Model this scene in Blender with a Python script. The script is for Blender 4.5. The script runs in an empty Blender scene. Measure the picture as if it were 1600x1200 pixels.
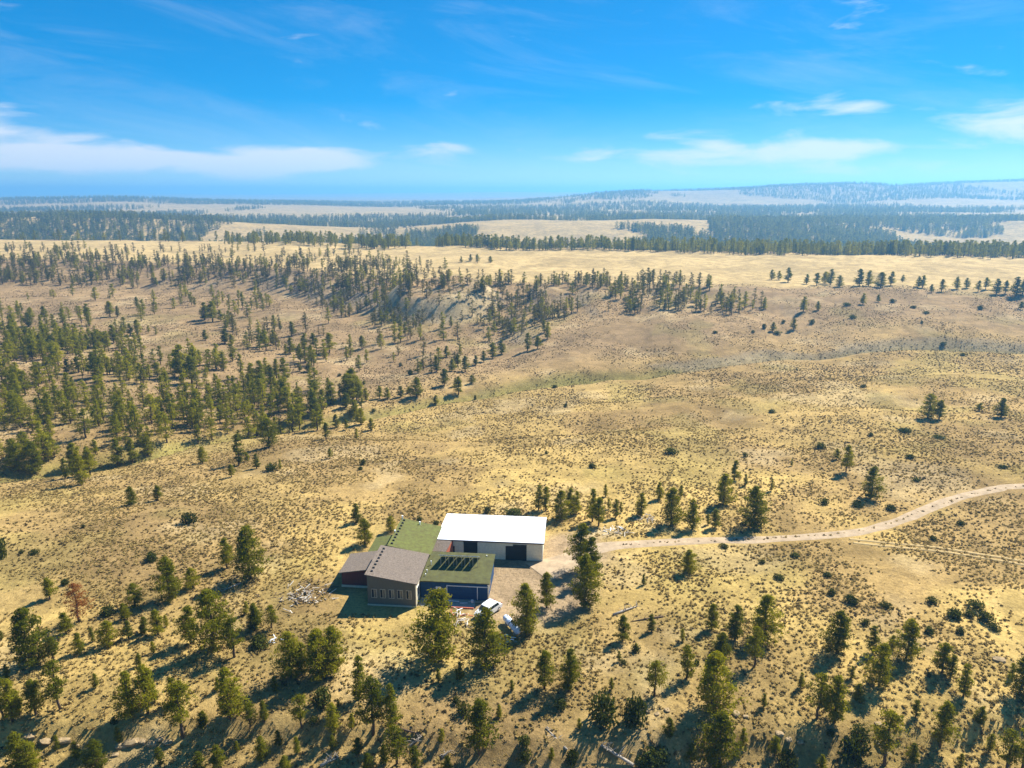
import bpy, bmesh, math, random
import numpy as np
from mathutils import Vector, Matrix

R = math.radians
random.seed(7)
rng = np.random.default_rng(7)
SC = bpy.context.scene
COL = SC.collection

# ---------------------------------------------------------------- camera
CAM_H, PITCH, FPX = 62.0, R(15.0), 1120.0
cam = bpy.data.cameras.new('camera')
cam.sensor_width = 36.0
cam.lens = FPX / 1600.0 * 36.0
cam.clip_start = 0.5
cam.clip_end = 90000.0
cam_o = bpy.data.objects.new('camera', cam)
COL.objects.link(cam_o)
cam_o.location = (0, 0, CAM_H)
cam_o.rotation_euler = (R(90) - PITCH, 0, 0)
SC.camera = cam_o

# ---------------------------------------------------------------- light
SUN_EL, SUN_AZ = R(47), R(49)          # azimuth measured from +Y (view direction) to the right
sun_dir = Vector((math.sin(SUN_AZ) * math.cos(SUN_EL), math.cos(SUN_AZ) * math.cos(SUN_EL), math.sin(SUN_EL)))
sl = bpy.data.lights.new('sun', 'SUN')
sl.energy = 5.0
sl.angle = R(0.5)
sl.color = (1.0, 0.95, 0.84)
so = bpy.data.objects.new('sun', sl)
COL.objects.link(so)
so.location = (200, 200, 300)
so.rotation_euler = sun_dir.to_track_quat('Z', 'Y').to_euler()

w = bpy.data.worlds.new('World')
SC.world = w
w.use_nodes = True
nt = w.node_tree
nt.nodes.clear()
def N(t, kind, **kw):
    n = t.nodes.new(kind)
    for k, v in kw.items():
        if k.startswith('i_'):
            n.inputs[k[2:].replace('_', ' ')].default_value = v
        else:
            setattr(n, k, v)
    return n
def math_node(t, op, a, b=None, c=None):
    n = t.nodes.new('ShaderNodeMath'); n.operation = op
    for i, v in enumerate((a, b, c)):
        if v is None: continue
        if isinstance(v, (int, float)): n.inputs[i].default_value = v
        else: t.links.new(v, n.inputs[i])
    return n.outputs[0]
sky = N(nt, 'ShaderNodeTexSky', sky_type='NISHITA', sun_disc=False, sun_elevation=SUN_EL, sun_rotation=SUN_AZ,
        altitude=3500, air_density=1.0, dust_density=0.0, ozone_density=6.0)
hs = N(nt, 'ShaderNodeHueSaturation')
hs.inputs['Saturation'].default_value = 1.8
hs.inputs['Value'].default_value = 1.0
hs.inputs['Hue'].default_value = 0.5
def scale_col(src, k):
    v = N(nt, 'ShaderNodeVectorMath', operation='SCALE'); nt.links.new(src, v.inputs[0]); v.inputs['Scale'].default_value = k
    return v.outputs[0]
gm_ = N(nt, 'ShaderNodeGamma'); gm_.inputs['Gamma'].default_value = 0.68
nt.links.new(scale_col(sky.outputs[0], 0.12), gm_.inputs['Color'])
nt.links.new(scale_col(gm_.outputs[0], 6.1), hs.inputs['Color'])
# thin clouds: noise on the sky dome, stretched along the horizon, everywhere round the place
tc = N(nt, 'ShaderNodeTexCoord')
sep = N(nt, 'ShaderNodeSeparateXYZ'); nt.links.new(tc.outputs['Generated'], sep.inputs[0])
az = math_node(nt, 'ARCTAN2', sep.outputs['X'], sep.outputs['Y'])
el = math_node(nt, 'ARCSINE', sep.outputs['Z'])
cmb = N(nt, 'ShaderNodeCombineXYZ')
nt.links.new(math_node(nt, 'MULTIPLY', az, 9.0), cmb.inputs[0])
nt.links.new(math_node(nt, 'MULTIPLY', el, 34.0), cmb.inputs[1])
cn = N(nt, 'ShaderNodeTexNoise', i_Scale=1.0, i_Detail=6.0, i_Roughness=0.52, i_Distortion=0.35)
cn.noise_dimensions = '3D'
cmb.inputs[2].default_value = 3.7
nt.links.new(cmb.outputs[0], cn.inputs['Vector'])
def blob(a0, e0, sa, se, amp):
    da = math_node(nt, 'DIVIDE', math_node(nt, 'SUBTRACT', az, a0), sa)
    de = math_node(nt, 'DIVIDE', math_node(nt, 'SUBTRACT', el, e0), se)
    d2 = math_node(nt, 'ADD', math_node(nt, 'MULTIPLY', da, da), math_node(nt, 'MULTIPLY', de, de))
    return math_node(nt, 'MULTIPLY', math_node(nt, 'EXPONENT', math_node(nt, 'MULTIPLY', d2, -1.0)), amp)
acc = None
for b in ((-0.50, 0.036, 0.26, 0.016, .40), (-0.30, 0.037, 0.11, 0.018, .36), (-0.62, 0.064, 0.11, 0.010, .34),
          (-0.10, 0.058, 0.085, 0.011, .32), (0.42, 0.098, 0.060, 0.014, .38), (0.58, 0.082, 0.10, 0.022, .24),
          (0.26, 0.047, 0.15, 0.014, .34), (0.45, 0.053, 0.18, 0.013, .24), (0.55, 0.026, 0.25, 0.010, .20),
          (0.62, 0.10, 0.05, 0.012, .2)):
    v = blob(*b)
    acc = v if acc is None else math_node(nt, 'ADD', acc, v)
cl = math_node(nt, 'ADD', cn.outputs['Fac'], acc)
mr = N(nt, 'ShaderNodeMapRange', interpolation_type='SMOOTHSTEP')
nt.links.new(cl, mr.inputs['Value'])
mr.inputs['From Min'].default_value = 0.60
mr.inputs['From Max'].default_value = 0.90
mr.inputs['To Max'].default_value = 0.92
cmb2 = N(nt, 'ShaderNodeCombineXYZ')
nt.links.new(math_node(nt, 'MULTIPLY', az, 2.2), cmb2.inputs[0])
nt.links.new(math_node(nt, 'ADD', math_node(nt, 'MULTIPLY', el, 11.0), math_node(nt, 'MULTIPLY', az, 1.4)), cmb2.inputs[1])
vn = N(nt, 'ShaderNodeTexNoise', i_Scale=1.6, i_Detail=8.0, i_Roughness=0.62, i_Distortion=0.6)
nt.links.new(cmb2.outputs[0], vn.inputs['Vector'])
mv = N(nt, 'ShaderNodeMapRange', interpolation_type='SMOOTHSTEP')
nt.links.new(vn.outputs['Fac'], mv.inputs['Value'])
mv.inputs['From Min'].default_value = 0.45; mv.inputs['From Max'].default_value = 0.80; mv.inputs['To Max'].default_value = 0.18
cl_fac = math_node(nt, 'MAXIMUM', mr.outputs[0], mv.outputs[0])
mix = N(nt, 'ShaderNodeMix', data_type='RGBA')
nt.links.new(cl_fac, mix.inputs['Factor'])
nt.links.new(hs.outputs[0], mix.inputs[6])
mix.inputs[7].default_value = (5.2, 5.5, 6.0, 1)
bg = N(nt, 'ShaderNodeBackground')
bg.inputs['Strength'].default_value = 0.08
nt.links.new(mix.outputs[2], bg.inputs['Color'])
wo = N(nt, 'ShaderNodeOutputWorld')
nt.links.new(bg.outputs[0], wo.inputs['Surface'])

SC.view_settings.view_transform = 'Standard'
SC.view_settings.look = 'None'
SC.view_settings.gamma = 1.0
SC.view_settings.use_curve_mapping = False
SC.view_settings.exposure = 1.1
SC.render.engine = 'CYCLES'
SC.cycles.use_denoising = True
SC.cycles.max_bounces = 6
SC.cycles.diffuse_bounces = 3
SC.cycles.transmission_bounces = 4
SC.cycles.volume_bounces = 1
SC.cycles.sample_clamp_indirect = 4.0

# ---------------------------------------------------------------- helpers
def tag(o, label=None, cat=None, group=None, kind=None):
    if label: o['label'] = label
    if cat: o['category'] = cat
    if group: o['group'] = group
    if kind: o['kind'] = kind
    return o
def link(name, me, parent=None, mat=None, loc=None):
    o = bpy.data.objects.new(name, me)
    COL.objects.link(o)
    if parent is not None: o.parent = parent
    if mat is not None and not me.materials: me.materials.append(mat)
    if loc is not None: o.location = loc
    return o
def empty(name, loc=(0, 0, 0), rz=0):
    o = bpy.data.objects.new(name, None)
    COL.objects.link(o)
    o.empty_display_size = 0.5
    o.location = loc
    o.rotation_euler = (0, 0, rz)
    return o
def mesh(name, verts, faces, smooth=False):
    me = bpy.data.meshes.new(name)
    me.from_pydata([tuple(v) for v in verts], [], [tuple(f) for f in faces])
    if smooth: me.polygons.foreach_set('use_smooth', [True] * len(me.polygons))
    me.update()
    return me
def np_mesh(name, V, Fq, smooth=False):
    """fast mesh from arrays; Fq is (n, k) of equal-sided faces"""
    me = bpy.data.meshes.new(name)
    n, k = Fq.shape
    me.vertices.add(len(V)); me.vertices.foreach_set('co', np.ascontiguousarray(V, dtype=np.float32).ravel())
    me.loops.add(n * k); me.loops.foreach_set('vertex_index', np.ascontiguousarray(Fq, dtype=np.int32).ravel())
    me.polygons.add(n)
    me.polygons.foreach_set('loop_start', np.arange(0, n * k, k, dtype=np.int32))
    me.polygons.foreach_set('loop_total', np.full(n, k, dtype=np.int32))
    if smooth: me.polygons.foreach_set('use_smooth', np.ones(n, dtype=bool))
    me.update(calc_edges=True)
    return me
BOXF = [(0, 3, 2, 1), (4, 5, 6, 7), (0, 1, 5, 4), (1, 2, 6, 5), (2, 3, 7, 6), (3, 0, 4, 7)]
def box_vf(x0, x1, y0, y1, z0, z1):
    return [(x0, y0, z0), (x1, y0, z0), (x1, y1, z0), (x0, y1, z0), (x0, y0, z1), (x1, y0, z1), (x1, y1, z1), (x0, y1, z1)], BOXF
def box(name, x0, x1, y0, y1, z0, z1, mat, parent=None, bevel=0.0):
    me = mesh(name, *box_vf(x0, x1, y0, y1, z0, z1))
    if bevel:
        bm = bmesh.new(); bm.from_mesh(me)
        bmesh.ops.bevel(bm, geom=list(bm.edges), offset=bevel, segments=2, affect='EDGES')
        bm.to_mesh(me); bm.free()
    return link(name, me, parent, mat)
def prism(name, base, tops, mat, parent=None, z0=0.0):
    """vertical walls over a polygon footprint with its own top height at each corner"""
    n = len(base)
    V = [(x, y, z0) for x, y in base] + [(x, y, t) for (x, y), t in zip(base, tops)]
    Fc = [tuple(reversed(range(n))), tuple(range(n, 2 * n))] + [(i, (i + 1) % n, n + (i + 1) % n, n + i) for i in range(n)]
    return link(name, mesh(name, V, Fc), parent, mat)
def slab(name, top, th, mat, parent=None):
    n = len(top)
    V = [(x, y, z - th) for x, y, z in top] + list(top)
    Fc = [tuple(reversed(range(n))), tuple(range(n, 2 * n))] + [(i, (i + 1) % n, n + (i + 1) % n, n + i) for i in range(n)]
    return link(name, mesh(name, V, Fc), parent, mat)
def tube_vf(path, radii, sides=6):
    V, Fc = [], []
    path = [Vector(p) for p in path]
    for i, p in enumerate(path):
        d = (path[min(i + 1, len(path) - 1)] - path[max(i - 1, 0)]).normalized()
        a = d.cross(Vector((0.31, 0.92, 0.23))).normalized(); b = d.cross(a)
        for k in range(sides):
            t = 2 * math.pi * k / sides
            V.append(tuple(p + (a * math.cos(t) + b * math.sin(t)) * radii[i]))
    for i in range(len(path) - 1):
        for k in range(sides):
            k2 = (k + 1) % sides
            Fc.append((i * sides + k, i * sides + k2, (i + 1) * sides + k2, (i + 1) * sides + k))
    Fc.append(tuple(reversed(range(sides))))
    Fc.append(tuple((len(path) - 1) * sides + k for k in range(sides)))
    return V, Fc
def merge(parts):
    V, Fc = [], []
    for v, f in parts:
        o = len(V); V += list(v); Fc += [tuple(i + o for i in q) for q in f]
    return V, Fc

# ---------------------------------------------------------------- materials
MATS = {}
def mat_plain(name, col, rough=0.8, metal=0.0, var=0.25, scale=3.0, bump=0.0, spec=0.3, col2=None, detail=5.0, stretch=None):
    m = bpy.data.materials.new(name); m.use_nodes = True
    t = m.node_tree; b = t.nodes['Principled BSDF']
    b.inputs['Roughness'].default_value = rough
    b.inputs['Metallic'].default_value = metal
    b.inputs['Specular IOR Level'].default_value = spec
    tcn = N(t, 'ShaderNodeTexCoord')
    no = N(t, 'ShaderNodeTexNoise', i_Scale=scale, i_Detail=detail, i_Roughness=0.65)
    if stretch:
        mp = N(t, 'ShaderNodeMapping'); mp.inputs['Scale'].default_value = stretch
        t.links.new(tcn.outputs['Object'], mp.inputs[0]); t.links.new(mp.outputs[0], no.inputs['Vector'])
    else:
        t.links.new(tcn.outputs['Object'], no.inputs['Vector'])
    cr = N(t, 'ShaderNodeValToRGB')
    c2 = col2 or tuple(min(1, c * (1 + var)) for c in col)
    c1 = tuple(c * (1 - var) for c in col)
    cr.color_ramp.elements[0].position = 0.32; cr.color_ramp.elements[1].position = 0.68
    cr.color_ramp.elements[0].color = (*c1, 1); cr.color_ramp.elements[1].color = (*c2, 1)
    t.links.new(no.outputs['Fac'], cr.inputs[0]); t.links.new(cr.outputs[0], b.inputs['Base Color'])
    if bump:
        bp = N(t, 'ShaderNodeBump', i_Strength=0.6, i_Distance=bump)
        t.links.new(no.outputs['Fac'], bp.inputs['Height']); t.links.new(bp.outputs[0], b.inputs['Normal'])
    MATS[name] = m
    return m
def mat_leaf(name, dark, light, trans, thru=(2.1, 1.8, 0.5)):
    m = bpy.data.materials.new(name); m.use_nodes = True
    t = m.node_tree; t.nodes.clear()
    oi = N(t, 'ShaderNodeObjectInfo'); ge = N(t, 'ShaderNodeNewGeometry')
    a = math_node(t, 'ADD', math_node(t, 'MULTIPLY', oi.outputs['Random'], 0.62), math_node(t, 'MULTIPLY', ge.outputs['Random Per Island'], 0.38))
    cr = N(t, 'ShaderNodeValToRGB')
    cr.color_ramp.elements[0].color = (*dark, 1); cr.color_ramp.elements[1].color = (*light, 1)
    cr.color_ramp.elements[0].position = 0.1; cr.color_ramp.elements[1].position = 0.95
    t.links.new(a, cr.inputs[0])
    d = N(t, 'ShaderNodeBsdfDiffuse'); tr = N(t, 'ShaderNodeBsdfTranslucent'); mx = N(t, 'ShaderNodeMixShader')
    t.links.new(cr.outputs[0], d.inputs[0])
    br = N(t, 'ShaderNodeMix', data_type='RGBA', blend_type='MULTIPLY'); br.inputs[0].default_value = 1.0
    br.inputs[7].default_value = (*thru, 1)
    t.links.new(cr.outputs[0], br.inputs[6]); t.links.new(br.outputs[2], tr.inputs[0])
    mx.inputs[0].default_value = trans
    t.links.new(d.outputs[0], mx.inputs[1]); t.links.new(tr.outputs[0], mx.inputs[2])
    o = N(t, 'ShaderNodeOutputMaterial'); t.links.new(mx.outputs[0], o.inputs[0])
    MATS[name] = m
    return m
mat_leaf('needles', (0.060, 0.074, 0.006), (0.225, 0.220, 0.015), 0.50)
mat_leaf('stand_needles', (0.095, 0.106, 0.008), (0.265, 0.258, 0.020), 0.50)
mat_leaf('dull_needles', (0.060, 0.060, 0.016), (0.165, 0.145, 0.045), 0.35)
mat_leaf('juniper_leaf', (0.028, 0.040, 0.010), (0.075, 0.085, 0.018), 0.28)
mat_leaf('dead_needles', (0.16, 0.055, 0.015), (0.30, 0.12, 0.03), 0.35)
mat_leaf('sage', (0.068, 0.050, 0.023), (0.175, 0.130, 0.056), 0.2, (1.1, 1.0, 0.7))
mat_leaf('straw', (0.29, 0.21, 0.075), (0.48, 0.365, 0.14), 0.30, (1.1, 1.0, 0.8))
mat_plain('bark', (0.10, 0.065, 0.040), 0.95, var=0.4, scale=6, bump=0.03)
mat_plain('grey_wood', (0.36, 0.31, 0.25), 0.95, var=0.35, scale=5)
mat_plain('rock', (0.34, 0.245, 0.13), 0.95, var=0.35, scale=1.6, bump=0.08)
mat_plain('shingle_grey', (0.165, 0.130, 0.102), 0.95, var=0.38, scale=4.5, bump=0.02)
mat_plain('shingle_green', (0.140, 0.122, 0.040), 0.95, var=0.35, scale=1.6, bump=0.02, col2=(0.135, 0.155, 0.035))
mat_plain('roll_roof', (0.092, 0.086, 0.032), 0.95, var=0.28, scale=1.1, col2=(0.108, 0.110, 0.036))
mat_plain('white_roof', (0.86, 0.88, 0.92), 0.45, var=0.03, scale=1.0, spec=0.4)
mat_plain('block_wall', (0.84, 0.77, 0.54), 0.9, var=0.10, scale=2.5)
mat_plain('brown_siding', (0.145, 0.132, 0.096), 0.85, var=0.14, scale=2.0, stretch=(6, 6, 0.4))
mat_plain('red_siding', (0.13, 0.030, 0.020), 0.85, var=0.25, scale=2.0, stretch=(6, 6, 0.4))
mat_plain('red_wood', (0.46, 0.13, 0.07), 0.85, var=0.18, scale=2.0, stretch=(6, 6, 0.4))
mat_plain('blue_siding', (0.012, 0.055, 0.145), 0.75, var=0.16, scale=2.0, stretch=(6, 6, 0.4))
mat_plain('cream_trim', (0.62, 0.55, 0.40), 0.8, var=0.08)
mat_plain('white_paint', (0.80, 0.80, 0.78), 0.6, var=0.05)
mat_plain('brown_trim', (0.09, 0.05, 0.035), 0.8, var=0.1)
mat_plain('dark_metal', (0.020, 0.020, 0.022), 0.6, var=0.2)
mat_plain('dark_interior_and_door', (0.012, 0.013, 0.016), 0.7, var=0.2)  # near-black for doors, and for unlit interior painted onto the shed opening panels
mat_plain('glass', (0.02, 0.026, 0.03), 0.08, var=0.1, spec=0.6)
mat_plain('curtain', (0.16, 0.15, 0.12), 0.2, var=0.2, spec=0.5)
mat_plain('solar_cell', (0.010, 0.016, 0.040), 0.15, var=0.15, spec=0.6)
mat_plain('aluminium', (0.62, 0.63, 0.65), 0.35, metal=0.7, var=0.06)
mat_plain('concrete', (0.36, 0.33, 0.28), 0.9, var=0.12, scale=1.2)
mat_plain('tank_paint', (0.66, 0.74, 0.88), 0.4, var=0.04)
mat_plain('car_paint', (0.82, 0.83, 0.84), 0.25, var=0.02, spec=0.5)
mat_plain('rubber', (0.015, 0.015, 0.016), 0.8, var=0.1)
mat_plain('lamp_glass', (0.75, 0.75, 0.72), 0.1, var=0.02)
mat_plain('tail_glass', (0.35, 0.02, 0.02), 0.2, var=0.02)
mat_plain('pale_ash', (0.66, 0.60, 0.50), 0.95, var=0.2, scale=1.5)
mat_plain('teal_scrap', (0.16, 0.36, 0.34), 0.7, var=0.2)

# ---------------------------------------------------------------- terrain
def smooth(a, b, t):
    t = np.clip((t - a) / (b - a), 0, 1); return t * t * (3 - 2 * t)
def hash2(ix, iy, s):
    h = (ix.astype(np.int64) * 374761393 + iy.astype(np.int64) * 668265263 + s * 982451653) & 0x7fffffff
    h = ((h ^ (h >> 13)) * 1274126177) & 0x7fffffff
    return ((h ^ (h >> 16)) & 0xffff) / 65535.0
def vnoise(x, y, s=0):
    ix, iy = np.floor(x), np.floor(y); fx, fy = x - ix, y - iy
    fx = fx * fx * (3 - 2 * fx); fy = fy * fy * (3 - 2 * fy)
    a = hash2(ix, iy, s); b = hash2(ix + 1, iy, s); c = hash2(ix, iy + 1, s); d = hash2(ix + 1, iy + 1, s)
    return (a + (b - a) * fx) * (1 - fy) + (c + (d - c) * fx) * fy
def fbm(x, y, s=0, o=4):
    v, a, n = 0.0, 0.5, 0.0
    for k in range(o):
        v = v + a * vnoise(x * 2 ** k + 17.3 * k, y * 2 ** k - 9.1 * k, s + k); n += a; a *= 0.5
    return v / n - 0.5
CP, SP = math.cos(PITCH), math.sin(PITCH)
def ray(px, py):
    u, v = px - 800.0, py - 600.0
    return u, FPX * CP - v * SP, -FPX * SP - v * CP
def on_level(px, py, z):
    dx, dy, dz = ray(px, py); t = (z - CAM_H) / dz
    return dx * t, dy * t
# bands of the land (near to far), each with the height it has at nine bearings
BEAR = [0, 200, 400, 600, 800, 1000, 1200, 1400, 1600]
def band(rows, zs):
    pts = [on_level(c, r, z) for c, r, z in zip(BEAR, rows, zs)]
    return [p[0] / p[1] for p in pts], [p[1] for p in pts], zs
B_VALLEY = band([735, 705, 672, 640, 602, 582, 556, 541, 545], [-8, -10, -12, -13, -13, -11, -8, -6, -6])
B_FOOT = band([458, 458, 462, 500, 505, 497, 490, 480, 482], [-7, -7, -7, -7, -6, -3, 0, 2, 2])
B_RIM = band([405, 407, 415, 434, 443, 447, 447, 451, 459], [6] * 9)
B_EDGE = band([377, 377, 379, 384, 390, 393, 397, 400, 403], [8.5] * 9)
S9 = B_RIM[0]
def knots(s):
    """arrays of (Y, z) knots for every bearing s"""
    K = []
    add = lambda y, z: K.append((y, z))
    o = np.ones_like(s)
    add(-4000 * o, -60 * o); add(-200 * o, -40 * o); add(20 * o, -18 * o); add(58 * o, -6 * o); add(74 * o, -1.2 * o)
    add(84 * o, 0 * o); add(np.interp(s, S9, [112, 118, 126, 130, 132, 135, 138, 140, 140]), 0 * o)
    for b in (B_VALLEY, B_FOOT, B_RIM, B_EDGE):
        add(np.interp(s, b[0], b[1]), np.interp(s, b[0], b[2]))
    ye = K[-1][0]
    add(ye + 25, 8 * o); add(ye + 170, -26 * o)
    add(1180 * o, -30 * o)
    add(1470 * o, np.interp(s, S9, [13, 15, 0, -16, 4, 6, 2, 0, 4]))
    add(1700 * o, np.interp(s, S9, [-2, -6, -16, -18, -6, -4, -6, -4, 0]))
    add(2150 * o, np.interp(s, S9, [-10, -12, -12, -10, -4, 0, 2, 6, 8]))
    add(2800 * o, np.interp(s, S9, [-4, -4, -4, -2, 2, 8, 12, 18, 22]))
    add(3700 * o, np.interp(s, S9, [18, 30, 10, 2, 18, 60, 84, 96, 114]))
    add(4200 * o, np.interp(s, S9, [6, 20, 4, 2, 14, 62, 87, 99, 117]))
    add(6500 * o, np.interp(s, S9, [-20, -20, -10, -6, 10, 50, 70, 80, 90]))
    add(12000 * o, np.interp(s, S9, [-10, 25, 10, 35, 62, 50, 40, 40, 40]))
    add(60000 * o, 0 * o)
    return K
def height(x, y):
    x = np.asarray(x, float); y = np.asarray(y, float)
    far = smooth(250, 420, y)
    yw = y + far * (26 * fbm(x / 60, y / 130, 3, 3) + 12 * fbm(x / 17, y / 60, 5, 2)) * smooth(3000, 800, y) + smooth(900, 1500, y) * 500 * fbm(x / 420, y / 900, 9, 3)
    s = x / np.maximum(y, 60.0)
    K = knots(s)
    z = np.full_like(x, -60.0)
    n = len(K)
    sl = [(K[i + 1][1] - K[i][1]) / np.maximum(K[i + 1][0] - K[i][0], 1e-3) for i in range(n - 1)]
    tg = [sl[0]] + [np.where(sl[i - 1] * sl[i] > 0, 2 * sl[i - 1] * sl[i] / np.where(sl[i - 1] + sl[i] == 0, 1, sl[i - 1] + sl[i]), 0) for i in range(1, n - 1)] + [sl[-1] * 0]
    for i in range(n - 1):
        y0, z0 = K[i]; y1, z1 = K[i + 1]; h = np.maximum(y1 - y0, 1e-3)
        m = (yw >= y0) & (yw < y1)
        t = np.clip((yw - y0) / h, 0, 1)
        zz = (2 * t**3 - 3 * t**2 + 1) * z0 + (t**3 - 2 * t**2 + t) * h * tg[i] + (-2 * t**3 + 3 * t**2) * z1 + (t**3 - t**2) * h * tg[i + 1]
        z = np.where(m, zz, z)
    z = np.where(yw >= K[-1][0], 0, z)
    # rocky knob standing out of the rim, two smooth hills in front of it, gullies between them
    g = lambda cx, cy, rx, ry: np.exp(-((x - cx) / rx) ** 2 - ((y - cy) / ry) ** 2)
    z = z + 9.5 * smooth(0.25, 0.62, g(-43, 424, 34, 30)) 
    z = z + 4.0 * g(75, 340, 55, 45) + 4.0 * g(200, 350, 55, 40) - 3.0 * g(-8, 330, 18, 60) - 3.0 * g(135, 355, 16, 40)
    z = z + 2.2 * g(-52, 190, 26, 18) - 1.6 * g(-30, 178, 22, 10)
    # rolling and small relief, calm round the yard and the road
    calm = 1 - smooth(1.0, 0.0, np.sqrt(((x + 5) / 60) ** 2 + ((y - 108) / 42) ** 2) - 0.35) 
    calm = calm * (1 - 0.85 * smooth(26, 8, np.abs(y - road_y(x))) * (x > 0))
    z = z + calm * (6.2 * fbm(x / 75, y / 60, 11, 4) * smooth(90, 200, y) + 1.5 * fbm(x / 18, y / 18, 21, 3)) * smooth(2500, 700, np.abs(y))
    slope = smooth(0, 1, (yw - np.interp(s, B_FOOT[0], B_FOOT[1]) + 30) / 30) * smooth(0, 1, (np.interp(s, B_RIM[0], B_RIM[1]) + 10 - yw) / 30)
    z = z + slope * 3.2 * (np.abs(fbm(x / 26, y / 90, 31, 3)) * 2 - 0.4)
    vy = np.interp(s, B_VALLEY[0], B_VALLEY[1]) + 16 * fbm(x / 40, x * 0 + 4.4, 45, 3)
    z = z - 3.8 * np.exp(-((y - vy) / 5.0) ** 2) * (y > 140)
    vy2 = 205 + 0.10 * x + 22 * fbm(x / 55, x * 0 + 8.1, 46, 3)
    z = z - 1.6 * np.exp(-((y - vy2) / 7.0) ** 2) * smooth(-60, -20, x)
    # broken ledge in the foreground
    ly = 72 + 9 * fbm(x / 22, x * 0 + 2.2, 41, 3)
    z = z - 1.5 * smooth(0.6, -0.6, y - ly) * (y < 90)
    z = z + smooth(1200, 3000, y) * 26 * fbm(x / 520, y / 600, 51, 4)
    return z
ROAD_PX = [(838, 893), (875, 880), (915, 864), (960, 853), (1030, 848), (1100, 845), (1200, 842), (1300, 836), (1360, 827), (1410, 812), (1460, 791), (1510, 774), (1560, 764), (1600, 760)]
ROAD = [on_level(px, py, 0.0) for px, py in ROAD_PX]
ROAD += [(ROAD[-1][0] + 40, ROAD[-1][1] + 2), (ROAD[-1][0] + 120, ROAD[-1][1] + 10)]
RX = [p[0] for p in ROAD]; RY = [p[1] for p in ROAD]
def road_y(x): return np.interp(x, RX, RY)

NU, NV = 620, 860
AX, AY = 70.0, 55.0
KX = math.asinh(45000 / AX); KY0 = math.asinh(4000 / AY); KY1 = math.asinh(50000 / AY); YC = 130.0
uu = np.linspace(-KX, KX, NU); vv = np.linspace(-KY0, KY1, NV)
gx = AX * np.sinh(uu); gy = YC + AY * np.sinh(vv)
GX, GY = np.meshgrid(gx, gy)
GZ = height(GX, GY)
def gz(x, y):
    """height of the built ground sheet at x, y"""
    x = np.asarray(x, float); y = np.asarray(y, float)
    fu = np.clip((np.arcsinh(x / AX) + KX) / (2 * KX) * (NU - 1), 0, NU - 1.001)
    fv = np.clip((np.arcsinh((y - YC) / AY) + KY0) / (KY0 + KY1) * (NV - 1), 0, NV - 1.001)
    i = np.floor(fu).astype(int); j = np.floor(fv).astype(int)
    tx = (x - gx[i]) / (gx[i + 1] - gx[i]); ty = (y - gy[j]) / (gy[j + 1] - gy[j])
    return (GZ[j, i] * (1 - tx) + GZ[j, i + 1] * tx) * (1 - ty) + (GZ[j + 1, i] * (1 - tx) + GZ[j + 1, i + 1] * tx) * ty
_yy = np.concatenate([np.arange(45, 300, 0.6), np.arange(300, 1000, 1.5), np.arange(1000, 8000, 12)])
def at(px, py):
    """where a line of sight from the drone first meets the ground"""
    dx, dy, dz = ray(px, py)
    t = _yy / dy
    zr = CAM_H + dz * t
    d = zr - gz(dx * t, _yy)
    k = np.argmax(d < 0)
    if not (d < 0).any(): k = len(_yy) - 1
    if k > 0 and d[k - 1] > 0:
        f = d[k - 1] / (d[k - 1] - d[k] + 1e-9); yv = _yy[k - 1] + f * (_yy[k] - _yy[k - 1])
    else: yv = _yy[k]
    tt = yv / dy
    return dx * tt, yv, float(gz(dx * tt, yv))

# ground colour zones: real colours of soil, dry grass, rock and damp hollows
sG = GX / np.maximum(GY, 60)
yw = GY
rimY = np.interp(sG, B_RIM[0], B_RIM[1]); edgeY = np.interp(sG, B_EDGE[0], B_EDGE[1]); footY = np.interp(sG, B_FOOT[0], B_FOOT[1]); valY = np.interp(sG, B_VALLEY[0], B_VALLEY[1])
C = np.zeros(GX.shape + (3,))
straw = np.array([0.490, 0.340, 0.112]); tan = np.array([0.310, 0.203, 0.078]); pink = np.array([0.272, 0.180, 0.090]); gold = np.array([0.455, 0.322, 0.138])
green = np.array([0.22, 0.205, 0.05]); dirt = np.array([0.345, 0.245, 0.140]); pale = np.array([0.46, 0.345, 0.18]); grey = np.array([0.28, 0.215, 0.135]); fartan = np.array([0.41, 0.28, 0.11])
def blend(C, col, m): return C * (1 - m[..., None]) + col * m[..., None]
n1 = fbm(GX / 30, GY / 30, 61, 4) + 0.5
C[:] = straw
C = blend(C, tan, smooth(0.46, 0.62, n1) * 0.85)
C = blend(C, np.array([0.235, 0.155, 0.066]), smooth(0.50, 0.66, fbm(GX / 60, GY / 42, 63, 4) + 0.5) * 0.55 * (GY < 600))
C = blend(C, tan, smooth(135, 190, GY) * 0.55)
C = blend(C, pink, smooth(-20, 50, GY - valY) * 0.9)
C = blend(C, pale, smooth(0.60, 0.72, fbm(GX / 14, GY / 14, 71, 3) + 0.5) * 0.4 * (GY < 500))
C = blend(C, green, smooth(9, 2, np.abs(GY - valY - 16 * fbm(GX / 40, GX * 0 + 4.4, 45, 3))) * 0.6 * (GY > 150))
C = blend(C, green, smooth(0.60, 0.70, fbm(GX / 22, GY / 22, 91, 3) + 0.5) * 0.22 * (GY < 420))
gyv, gxv = np.gradient(GZ); sx = gxv / np.gradient(GX, axis=1); sy = gyv / np.gradient(GY, axis=0)
steep = np.sqrt(sx**2 + sy**2)
C = blend(C, grey, smooth(0.2, 0.4, steep) * (GY > 300) * 0.6)
C = blend(C, pale, smooth(0.5, 0.7, steep) * (GY > 300) * 0.6)
KN = at(722, 472)
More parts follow.
